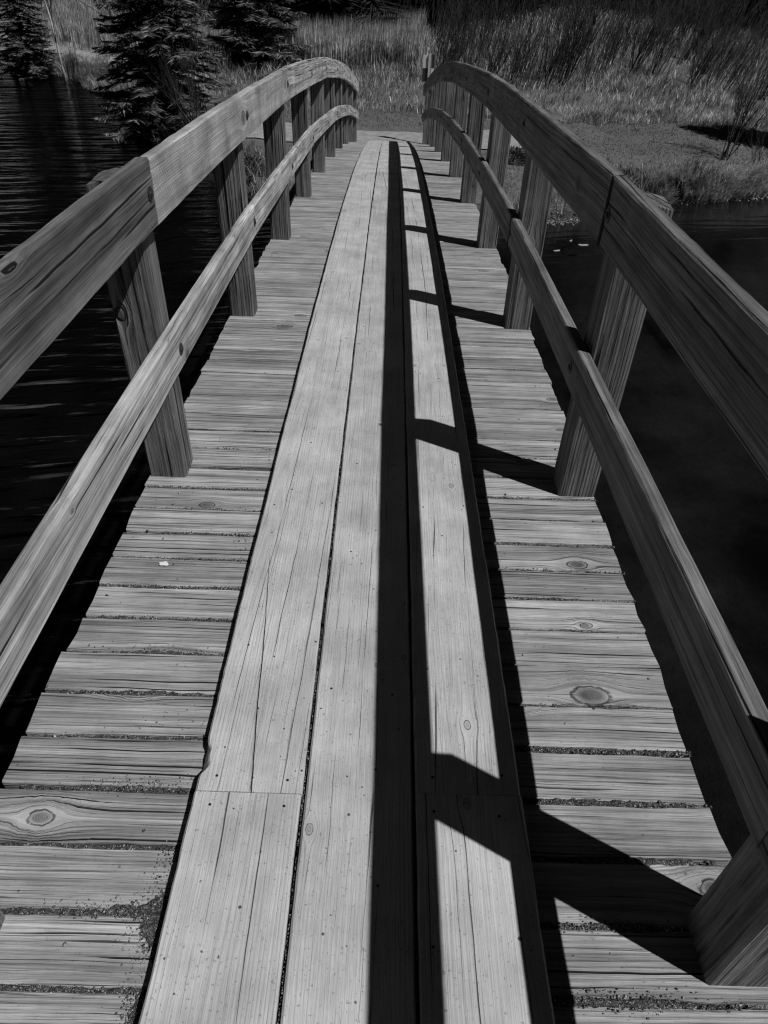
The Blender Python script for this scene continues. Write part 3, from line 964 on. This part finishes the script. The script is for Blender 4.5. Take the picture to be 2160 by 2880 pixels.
def tubes(paths, radii, sides=3):
    """list of (k,3) polylines with radii -> one mesh of tapered tubes"""
    V, F, o = [], [], 0
    ang = np.arange(sides) * 2 * np.pi / sides
    for P, R in zip(paths, radii):
        P = np.asarray(P, float)
        T = np.gradient(P, axis=0)
        T /= np.linalg.norm(T, axis=1)[:, None] + 1e-9
        ref = np.where(np.abs(T[:, 2:3]) > 0.9, np.array([[1.0, 0, 0]]), np.array([[0, 0, 1.0]]))
        A = np.cross(T, ref)
        A /= np.linalg.norm(A, axis=1)[:, None] + 1e-9
        B = np.cross(T, A)
        ring = P[:, None] + np.asarray(R)[:, None, None] * (A[:, None] * np.cos(ang)[None, :, None] + B[:, None] * np.sin(ang)[None, :, None])
        V.append(ring.reshape(-1, 3))
        k = len(P)
        idx = np.arange(k * sides).reshape(k, sides) + o
        n2 = np.roll(idx, -1, 1)
        F.append(np.stack([idx[:-1], n2[:-1], n2[1:], idx[1:]], -1).reshape(-1, 4))
        o += k * sides
    return np.concatenate(V), np.concatenate(F)


def spruce_meshes(H, R, seed, zlo=0.15, step=0.22, tw=1.0, gap=0.0, nd=0.055, wd=1.0):
    r = np.random.default_rng(seed)
    zz = np.linspace(0, H, 14)
    tP = np.column_stack([0.05 * vnoise(zz, seed, 0.4), 0.05 * vnoise(zz, seed + 1, 0.4), zz - 0.1])
    tr_ = [tP]
    tR = [0.02 + 0.016 * (H - zz)]
    A, Bv, Wv = [], [], []
    h = zlo
    while h < H - 0.15:
        f = 1 - h / H
        Lm = R * (f ** 0.75) * (0.75 + 0.25 * min(1, h / (0.12 * H) + 0.55))
        nb = int(5 + 5 * f + 2 * r.random())
        a0 = r.random() * 6.28
        for k in range(nb):
            if r.random() < gap: continue
            a = a0 + 6.283 * k / nb + 0.5 * (r.random() - 0.5)
            L = Lm * (0.5 + 0.72 * r.random()) + 0.12
            hb = h + 0.34 * (r.random() - 0.5)
            n = max(5, int(L / nd))
            s = np.linspace(0.05, 1, n)
            up = 0.15 * f - 0.1 + 0.55 * (r.random() - 0.5)
            dz = L * (up * s - (0.42 * f + 0.10) * s ** 1.5 + 0.22 * s ** 3)
            dirv = np.array([math.cos(a), math.sin(a)])
            side = np.array([-dirv[1], dirv[0]])
            C = np.column_stack([dirv[0] * L * s, dirv[1] * L * s, hb + dz])
            if k % 2 == 0:
                tr_.append(C[:: max(1, n // 4)])
                tR.append(0.012 * (1 - s[:: max(1, n // 4)]) + 0.004)
            for sg in (-1, 1, 0):
                m = len(s)
                ln = (0.10 + 0.30 * (L / 1.6) * np.sin(np.pi * np.clip(1.02 - s, 0, 1) ** 0.7) + 0.05) * (0.6 + 0.8 * r.random(m)) * tw
                fw = 0.55 + 0.5 * r.random(m)
                if sg == 0:
                    ln *= 0.55
                d = np.column_stack([dirv[0] * fw + side[0] * sg * (0.9 + 0.2 * r.random(m)), dirv[1] * fw + side[1] * sg, -0.28 + 0.45 * (r.random(m) - 0.35)])
                d += 0.25 * (r.random((m, 3)) - 0.5)
                d /= np.linalg.norm(d, axis=1)[:, None]
                A.append(C)
                Bv.append(C + d * ln[:, None])
                Wv.append((0.022 + 0.028 * r.random(m)) * wd)
        h += step * (0.8 + 0.4 * r.random()) * (0.75 + 0.5 * (1 - f))
    A, Bv, Wv = np.concatenate(A), np.concatenate(Bv), np.concatenate(Wv)
    d = Bv - A
    nrm = np.cross(d, r.normal(size=d.shape) * np.array([0.35, 0.35, 1.0]))
    nrm /= np.linalg.norm(nrm, axis=1)[:, None] + 1e-9
    mid = A + d * 0.45
    V = np.stack([A, mid + nrm * Wv[:, None], Bv, mid - nrm * Wv[:, None]], 1).reshape(-1, 3)
    F = np.arange(len(V)).reshape(-1, 4)
    tv, tf = tubes(tr_, tR, 5)
    return mesh('trunk', tv, tf, True), mesh('crown', V, F)


def tree(name, label, cat, meshes, loc, rot, sc, mats, group=None):
    root = empty(name, loc)
    tag(root, label, cat, group)
    for nm, me, mt in zip(('trunk', 'crown'), meshes, mats):
        if not me.materials: me.materials.append(mt)
        o = bpy.data.objects.new(nm, me)
        COL.objects.link(o)
        o.parent = root
    root.rotation_euler = (0, 0, rot)
    root.scale = (sc, sc, sc)
    return root


def gz(x, y):
    return float(ground_z(np.array([x]), np.array([y]))[0])


NB = (M['bark'], M['needle'])
spA = spruce_meshes(8.5, 1.75, 11, 0.12, 0.17, 0.75, 0, 0.035, 0.7)
spB = spruce_meshes(10.5, 2.35, 12, 0.10, 0.16, 0.8, 0.04, 0.035, 0.7)
spC = spruce_meshes(10.0, 2.3, 13, 0.4, 0.18, 0.9, 0.08, 0.035, 0.7)
tree('spruce_tree', 'dark narrow spruce at the water edge beside the thin birch', 'tree', spA, (-13.15, 30.2, gz(-13.15, 30.2)), 0.4, 0.66, NB)
tree('spruce_tree', 'large dark spruce with drooping boughs over the water left of the railing', 'tree', spB, (-6.3, 22.75, gz(-6.3, 22.75)), 1.3, 0.74, NB)
tree('spruce_tree', 'bushy dark spruce standing in dry grass behind the left railing top', 'tree', spC, (-4.75, 29.9, gz(-4.75, 29.9)), 2.2, 0.78, NB)
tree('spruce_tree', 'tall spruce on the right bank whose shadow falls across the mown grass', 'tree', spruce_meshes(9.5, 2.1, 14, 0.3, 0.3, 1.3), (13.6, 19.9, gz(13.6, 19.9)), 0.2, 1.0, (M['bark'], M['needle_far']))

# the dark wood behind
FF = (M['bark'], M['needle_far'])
fA = spruce_meshes(11, 2.3, 21, 0.2, 0.34, 1.6)
fB = spruce_meshes(13, 2.9, 22, 0.25, 0.38, 1.8)
spots = []
for row, (yy, n) in enumerate(((39.0, 12), (43.0, 12), (48.5, 9))):
    for k in range(n):
        x = -27 + 56 * (k + 0.5 * (row % 2) + 0.6 * (rng.random() - 0.5)) / (n - 0.5)
        y = yy + 2.2 * (rng.random() - 0.5) + (1.2 if x > 8 else 0) + (3.5 if x < -6 else 0) - (2.2 if -6 <= x < 1 and row == 0 else 0) - (1.5 if -1 < x < 10 and row == 0 else 0)
        spots.append((x, y, row))
ORD = 'first second third fourth fifth sixth seventh eighth ninth tenth eleventh twelfth thirteenth fourteenth fifteenth sixteenth'.split()
front = sorted([t for t in spots if t[2] == 0])
for k, (x, y, row) in enumerate(spots):
    me = (fA, fB)[k % 2]
    if row == 0:
        lab = 'dark spruce in the front row of the wood, %s from the left' % ORD[front.index((x, y, row))]
    else:
        lab = 'dark spruce deep in the shaded wood behind its front row'
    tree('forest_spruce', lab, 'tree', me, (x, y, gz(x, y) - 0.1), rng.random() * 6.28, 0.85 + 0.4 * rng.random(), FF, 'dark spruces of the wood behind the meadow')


def bare_meshes(seed, H, stems, spread, depth=3, r0=0.02, lean=(0, 0), split=3):
    r = np.random.default_rng(seed)
    tp, trd, cp, crd = [], [], [], []

    def grow(p, d, L, rad, dep):
        n = 5
        pts = [p]
        dd = d.copy()
        for i in range(n):
            dd = dd + 0.16 * (r.random(3) - 0.5) + np.array([0, 0, 0.05])
            dd /= np.linalg.norm(dd)
            pts.append(pts[-1] + dd * L / n)
        pts = np.array(pts)
        rr = np.linspace(rad, rad * 0.45, n + 1)
        (tp if dep == depth else cp).append(pts)
        (trd if dep == depth else crd).append(rr)
        if dep == 0: return
        for q in range(split + int(2 * r.random())):
            t = 0.3 + 0.68 * r.random()
            i = min(n - 1, int(t * n))
            b = pts[i] + (pts[i + 1] - pts[i]) * (t * n - i)
            nd = dd + 0.95 * (r.random(3) - 0.5) * np.array([1, 1, 0.6])
            nd /= np.linalg.norm(nd)
            grow(b, nd, L * (0.42 + 0.3 * r.random()), rad * 0.5, dep - 1)

    for k in range(stems):
        a = r.random() * 6.28
        d = np.array([math.cos(a) * spread * r.random() + lean[0], math.sin(a) * spread * r.random() + lean[1], 1.0])
        d /= np.linalg.norm(d)
        grow(np.array([0.12 * (r.random() - 0.5) * stems ** 0.5, 0.12 * (r.random() - 0.5) * stems ** 0.5, -0.05]), d, H * (0.6 + 0.4 * r.random()), r0 * (0.6 + 0.6 * r.random()), depth)
    tv, tf = tubes(tp, trd, 4)
    cv, cf_ = tubes(cp, crd, 3)
    return mesh('trunk', tv, tf, True), mesh('crown', cv, cf_)


tree('birch_tree', 'thin pale bare birch leaning over the left bank', 'tree', bare_meshes(31, 5.6, 1, 0.05, 3, 0.075, (-0.03, 0.0), 5), (-11.55, 29.2, gz(-11.55, 29.2)), 0, 1, (M['birchbark'], M['twig_pale']))
tree('bare_bush', 'small dense dark bush at the foot of the thin birch', 'bush', bare_meshes(32, 1.15, 26, 0.32, 2, 0.010), (-11.05, 28.75, gz(-11.05, 28.75)), 0, 0.8, (M['twig'], M['twig']))
tree('bare_willow', 'bare spreading willow behind the large spruce', 'tree', bare_meshes(33, 3.6, 12, 1.0, 3, 0.035, (0.1, 0), 3), (-7.6, 27.6, gz(-7.6, 27.6)), 0, 1, (M['twig_pale'], M['twig_pale']))
tree('bare_willow', 'bare leaning willow between the birch and the large spruce', 'tree', bare_meshes(34, 3.4, 9, 0.8, 3, 0.03, (-0.2, 0), 3), (-8.3, 28.2, gz(-8.3, 28.2)), 0, 1, (M['twig_pale'], M['twig_pale']))
shA, shB, shC = bare_meshes(41, 1.9, 11, 0.6, 2, 0.024, (0.32, 0), 4), bare_meshes(42, 2.3, 9, 0.5, 2, 0.026, (0.18, 0), 4), bare_meshes(43, 0.9, 7, 0.8, 2, 0.010, (0.25, 0))
TW = (M['twig'], M['twig'])
tree('bare_shrub', 'bare shrub on the grassy right bank above the water', 'bush', shB, (8.5, 20.0, gz(8.5, 20.0)), 0.3, 0.75, TW)
tree('bare_shrub', 'low forked twig shrub rising from the right water edge', 'bush', shC, (7.0, 18.15, gz(7.0, 18.15)), 0, 0.85, TW)
tree('bare_shrub', 'thin bare shrub at the right frame edge of the near bank', 'bush', shC, (9.2, 19.3, gz(9.2, 19.3)), 2.0, 1.1, TW)
tree('bare_shrub', 'dark twiggy shrub at the bank left of the bridge end', 'bush', shA, (-4.9, 20.6, gz(-4.9, 20.6)), 2.6, 0.8, TW)
wl = sorted((1.2 + 12.5 * (k + 0.8 * rng.random()) / 15, rng.random()) for k in range(15))
for k, (x, u) in enumerate(wl):
    y = 25.8 + 4.2 * u + 0.10 * x
    tree('willow_shrub', 'bare dark willow shrub in the right dry grass, %s from the left' % ORD[k], 'bush', (shA, shB)[k % 2], (x, y, gz(x, y)), 0.5 * (rng.random() - 0.5), 0.6 + 0.4 * rng.random(), TW, 'bare willow shrubs in the dry grass on the right')


def low_bush(seed, n=1500):
    r = np.random.default_rng(seed)
    p = r.normal(size=(n, 3))
    p /= np.linalg.norm(p, axis=1)[:, None]
    p[:, 2] = np.abs(p[:, 2])
    lump = 1 + 0.45 * vnoise2(p[:, 0] * 2, p[:, 1] * 2, seed, 1.7)
    p = p * (lump * (0.55 + 0.5 * r.random(n) ** 0.5))[:, None] * np.array([0.5, 0.42, 0.34])
    d = p / np.linalg.norm(p, axis=1)[:, None] + 0.9 * (r.random((n, 3)) - 0.5)
    d *= (0.05 + 0.09 * r.random(n))[:, None]
    s_ = np.cross(d, r.normal(size=d.shape))
    s_ *= (0.016 / (np.linalg.norm(s_, axis=1) + 1e-9))[:, None]
    V = np.stack([p, p + d * 0.5 + s_, p + d, p + d * 0.5 - s_], 1).reshape(-1, 3)
    tv, tf = tubes([np.array([[0, 0, -0.05], q * 0.5, q]) for q in p[:14]], [np.array([0.014, 0.009, 0.004])] * 14, 3)
    return mesh('stem', tv, tf), mesh('crown', V, np.arange(len(V)).reshape(-1, 4))


lbA, lbB = low_bush(51), low_bush(52)  # the three on the right bank edge are added to darken its undercut
for (x, y, sc_, me, lab) in ((5.05, 18.75, 0.65, lbA, 'dark bush added for the black undercut of the right bank nearest the railing'), (5.75, 18.35, 0.7, lbB, 'dark bush added for the black undercut in the middle of the right bank edge'),
                             (6.45, 18.2, 0.55, lbA, 'dark bush added for the black undercut at the right water edge beside the post top'), (3.0, 18.9, 0.8, lbB, 'low dark bush seen between the far right railing posts'),
                             (3.7, 19.3, 0.6, lbA, 'small dark bush behind the far right railing posts'), (-3.3, 17.9, 0.9, lbA, 'dark leafy bush by the water seen between the left railing posts'),
                             (-3.9, 18.9, 0.8, lbB, 'second dark leafy bush up the bank behind the left railing'), (-5.3, 21.2, 1.1, lbB, 'dark bush at the foot of the large spruce by the left railing')):
    tree('evergreen_bush', lab, 'bush', me, (x, y, gz(x, y)), rng.random() * 6, sc_, (M['bark'], M['needle']))


def blades(x, y, h, w, lean, seed, bend=0.35):
    r = np.random.default_rng(seed)
    n = len(x)
    z = ground_z(x, y) - 0.02
    a = r.random(n) * 6.283
    sx_, sy_ = np.cos(a) * w / 2, np.sin(a) * w / 2
    lx = lean[0] * h + bend * h * (r.random(n) - 0.5)
    ly = lean[1] * h + bend * h * (r.random(n) - 0.5)
    P0_ = np.column_stack([x - sx_, y - sy_, z])
    P1_ = np.column_stack([x + sx_, y + sy_, z])
    P2_ = np.column_stack([x + sx_ * 0.8 + lx * 0.35, y + sy_ * 0.8 + ly * 0.35, z + h * 0.6])
    P3_ = np.column_stack([x - sx_ * 0.8 + lx * 0.35, y - sy_ * 0.8 + ly * 0.35, z + h * 0.6])
    P4_ = np.column_stack([x + lx, y + ly, z + h * (1 - 0.12 * r.random(n))])
    V = np.stack([P0_, P1_, P2_, P3_, P4_], 1).reshape(-1, 3)
    o = (np.arange(n) * 5)[:, None, None]
    F = (np.array([[0, 1, 2], [0, 2, 3], [3, 2, 4]])[None] + o).reshape(-1, 3)
    return V, F


def scatter(n, x0, x1, y0, y1, cond, seed):
    r = np.random.default_rng(seed)
    x, y = x0 + (x1 - x0) * r.random(n), y0 + (y1 - y0) * r.random(n)
    k = cond(x, y, r.random(n))
    return x[k], y[k]


def field(name, label, parts, mat):
    Vs, Fs, o = [], [], 0
    for V, F in parts:
        Vs.append(V)
        Fs.append(F + o)
        o += len(V)
    ob = link(name, mesh(name, np.concatenate(Vs), np.concatenate(Fs)), mat)
    return tag(ob, label, None, None, 'stuff')


r_ = np.random.default_rng(77)
parts = []
# tall dry reed grass in the meadow behind the bridge end
edge = lambda x: 23.4 + 0.5 * vnoise(x, 61, 0.5) + 0.3 * vnoise(x, 62, 2.0) + 0.05 * np.clip(x - 4, 0, 20)
x, y = scatter(110000, -7, 22, 23, 38, lambda x, y, u: (y > edge(x)) & (u < 0.55 + 1.1 * vnoise2(x, y, 63, 0.8) + 0.7 * vnoise2(x, y, 58, 2.5)), 64)
parts.append(blades(x, y, (0.16 + 0.30 * r_.random(len(x))) * (0.6 + 0.8 * sstep((y - 24) / 8)), 0.012 + 0.016 * r_.random(len(x)), (0.12, -0.1), 65, 1.1))
x, y = scatter(24000, -4.5, 1.2, 29.5, 35.0, lambda x, y, u: (u < 0.9) & (vnoise2(x, y, 59, 0.9) > -0.3), 66)
parts.append(blades(x, y, 0.7 + 0.6 * r_.random(len(x)), 0.014 + 0.01 * r_.random(len(x)), (0.03, 0), 67, 0.25))
# left bank meadow
x, y = scatter(90000, -24, -5.5, 25, 44, lambda x, y, u: (shore_d(x, y) > 0.5) & (u < 0.85), 68)
tr_x = np.interp(x, [-22, -17, -13.2, -10.5, -8.5, -6.5], [37.5, 35.2, 32.6, 31.0, 29.8, 27])
far = y - tr_x
k = np.abs(far) > 0.75
x, y, far = x[k], y[k], far[k]
parts.append(blades(x, y, np.where(far > 1.2, 0.45 + 0.5 * r_.random(len(x)), 0.10 + 0.14 * r_.random(len(x))), 0.012 + 0.012 * r_.random(len(x)), (0.05, 0), 69))
field('dry_grass', 'tall pale dry grass of the meadow around the pond', parts, M['dry'])
# tufted bank edges
parts = []
x, y = scatter(300000, -16, 16, 15.5, 36, lambda x, y, u: (shore_d(x, y) > 0.05) & (shore_d(x, y) < 1.5) & (u < 0.55) & (np.abs(x) > 2.2) & (vnoise2(x, y, 71, 1.6) > -0.22), 70)
d_ = shore_d(x, y)
parts.append(blades(x, y, (0.16 + 0.34 * r_.random(len(x))) * np.where(d_ < 0.7, 1.0, 0.5), 0.010 + 0.012 * r_.random(len(x)), (0, -0.35), 72, 1.0))
x, y = scatter(80000, 4.6, 13, 16.5, 21, lambda x, y, u: (shore_d(x, y) > -0.02) & (shore_d(x, y) < 0.85) & (vnoise2(x, y, 57, 2.2) > -0.12), 78)
parts.append(blades(x, y, 0.22 + 0.26 * r_.random(len(x)), 0.011 + 0.012 * r_.random(len(x)), (0.05, -0.55), 79, 1.2))
x, y = scatter(36000, -13, -8.6, 26, 31.5, lambda x, y, u: (shore_d(x, y) > 0.0) & (shore_d(x, y) < 1.6), 80)
parts.append(blades(x, y, 0.12 + 0.16 * r_.random(len(x)), 0.012 + 0.012 * r_.random(len(x)), (0, -0.3), 82, 1.2))
x, y = scatter(30000, 2.2, 16, 22.0, 26, lambda x, y, u: (y > edge(x) - 0.5) & (y < edge(x) + 0.9), 73)
parts.append(blades(x, y, 0.10 + 0.22 * r_.random(len(x)), 0.012 + 0.012 * r_.random(len(x)), (0.1, -0.1), 74, 1.2))
field('bank_grass', 'matted pale grass tufts hanging over the pond bank', parts, M['dry_low'])
x, y = scatter(60000, -6, 16, 17, 25.5, lambda x, y, u: (shore_d(x, y) > 1.0) & (y < edge(x) + 0.2) & ~((np.abs(y - 20.6) < 1.1) & (np.abs(x) < 4.0)) & (u < 0.8), 75)
field('short_grass', 'short trodden grass on the terrace beside the bridge end', [blades(x, y, 0.03 + 0.05 * r_.random(len(x)), 0.010 + 0.012 * r_.random(len(x)), (0, 0), 76, 1.2)], M['turfb'])

# bare brush thicket
P, R_ = [], []
n = 2600
bx = -4 + 28 * r_.random(n)
by = 27.5 + 9.0 * r_.random(n)
keep = (vnoise2(bx, by, 81, 0.35) + 0.5 > 0.45 - 0.02 * (by - 30)) & ~((bx < 1.5) & (by < 36)) & (np.hypot(bx + 4.7, by - 29.9) > 2)
bx, by = bx[keep], by[keep]
bz = ground_z(bx, by)
for x, y, z in zip(bx, by, bz):
    H = (0.9 + 1.5 * r_.random()) * (0.75 + 0.35 * min(1.5, (y - 28) / 8))
    ln = 0.10 + 0.42 * min(1, max(0, (x - 3) / 7)) * r_.random() + 0.25 * (r_.random() - 0.5)
    t = np.linspace(0, 1, 5)
    path = np.column_stack([x + H * (ln * t + 0.1 * (r_.random() - 0.5) * t * t), y + H * 0.25 * (r_.random() - 0.5) * t, z - 0.05 + H * t * (1 - 0.12 * ln)])
    P.append(path)
    R_.append(0.016 * (1 - 0.75 * t) * (0.5 + 0.9 * r_.random()))
    for q in range(4):
        i = 1 + int(3 * r_.random())
        b = path[i]
        L = H * (0.18 + 0.22 * r_.random())
        d = np.array([ln + 0.9 * (r_.random() - 0.5), 0.8 * (r_.random() - 0.5), 0.9])
        P.append(np.array([b, b + d * L * 0.5 + 0.02 * (r_.random(3) - 0.5), b + d * L]))
        R_.append(np.array([0.006, 0.0045, 0.002]))
n = 420
for x, y in zip(-2 + 26 * r_.random(n), 34.5 + 4.0 * r_.random(n)):
    z = gz(x, y)
    H = 1.8 + 1.6 * r_.random()
    ln = 0.5 * (r_.random() - 0.4)
    t = np.linspace(0, 1, 5)
    path = np.column_stack([x + H * (ln * t + 0.2 * (r_.random() - 0.5) * t * t), y + H * 0.3 * (r_.random() - 0.5) * t, z - 0.05 + H * t])
    P.append(path)
    R_.append(0.016 * (1 - 0.75 * t) * (0.6 + 0.8 * r_.random()))
    for q in range(7):
        i = 1 + int(3.3 * r_.random())
        b = path[i]
        L = H * (0.15 + 0.25 * r_.random())
        d = np.array([ln + 1.1 * (r_.random() - 0.5), 1.0 * (r_.random() - 0.5), 0.85])
        P.append(np.array([b, b + d * L * 0.5 + 0.04 * (r_.random(3) - 0.5), b + d * L]))
        R_.append(np.array([0.009, 0.007, 0.003]))
bv, bf = tubes(P, R_, 3)
tag(link('brush', mesh('brush', bv, bf), M['twig']), 'dense thicket of bare dark brush in front of the wood', None, None, 'stuff')

# pebbles along the right water line, a pale stone, leaves on the water
x = np.concatenate([7.3 + 0.2 * r_.normal(size=60), 8.9 + 0.3 * r_.normal(size=50), 3.8 + 0.5 * r_.normal(size=200)])
y = np.interp(x, sh_x, sh_y) + 0.35 * vnoise(x, 3, 0.9) + 0.16 * vnoise(x, 4, 3.1) + 0.12 * r_.normal(size=len(x)) + 0.02
pv, pf = stones(np.column_stack([x, y, np.maximum(ground_z(x, y), ZW - 0.05) + 0.01]), 0.012 + 0.03 * r_.random(len(x)) ** 2, 9)
N = NT('shore_pebble')
g = N.n('ShaderNodeNewGeometry')
N.principled(N.m('MULTIPLY_ADD', N.m('POWER', g.outputs['Random Per Island'], 2.0), 0.4, 0.08), 0.8, 0.3)
tag(link('pebbles', mesh('pebbles', pv, pf), N.mat), 'pale pebbles along the right water line', None, None, 'stuff')
bvx, bfx = stones(np.array([[0, 0, 0.10]]), np.array([0.24]), 3)
ro = link('boulder', mesh('boulder', bvx, bfx), plain('pale_boulder_stone', 0.55, 0.9, 0.1, 14, 0.3), None, Matrix.Translation((-15.3, 34.1, gz(-15.3, 34.1))))
tag(ro, 'small pale boulder at the far left edge of the shore', 'boulder')
M['leaf'] = plain('pale_dead_leaf', 0.35, 0.7, 0.2, 30, 0.3)


def leaf(x, y, s, a, label):
    t = np.linspace(0, 6.283, 13)[:-1]
    rr = s * (0.6 + 0.4 * np.abs(np.cos(t)) + 0.25 * vnoise(t, x + y, 1.3))
    X, Y = rr * np.cos(t) * 1.5, rr * np.sin(t) * 0.8
    vs = [(a_, b_, 0.004 + 0.006 * (abs(a_) / s)) for a_, b_ in zip(X, Y)] + [(a_, b_, 0.0) for a_, b_ in zip(X, Y)]
    n = 12
    fs = [tuple(range(n)), tuple(reversed(range(n, 2 * n)))] + [(i, i + n, (i + 1) % n + n, (i + 1) % n) for i in range(n)]
    o = link('floating_leaf', mesh('floating_leaf', vs, fs), M['leaf'], None, Matrix.Translation((x, y, ZW + 0.003)) @ Matrix.Rotation(a, 4, 'Z'))
    tag(o, label, 'leaf')


leaf(4.05, 14.91, 0.075, 0.1, 'largest pale leaf floating on the water right of the bridge')
leaf(3.83, 15.12, 0.035, 0.9, 'tiny pale leaf floating just left of the largest one')
leaf(3.44, 14.54, 0.05, 0.3, 'pale leaf floating nearest the right railing posts')
# bird dropping on a left plank
t = np.linspace(0, 6.283, 19)[:-1]
rr = 0.011 * (1 + 0.9 * vnoise(t, 3.0, 2.2))
vs = [(1.5 * a_ * math.cos(b_), a_ * math.sin(b_), 0.0) for a_, b_ in zip(rr, t)] + [(1.2 * a_ * math.cos(b_), 0.8 * a_ * math.sin(b_), 0.0016) for a_, b_ in zip(rr, t)]
fs = [(i, (i + 1) % 18, 18 + (i + 1) % 18, 18 + i) for i in range(18)] + [tuple(range(18, 36))]
spl = link('bird_dropping', mesh('bird_dropping', vs, fs), plain('chalky_white', 0.8, 0.8, 0.1, 80, 0.15), None, Matrix.Translation((-0.747, 1.855, prof(1.855) + 0.0045)))
tag(spl, 'small white bird dropping on a deck plank left of the running boards', 'bird dropping')
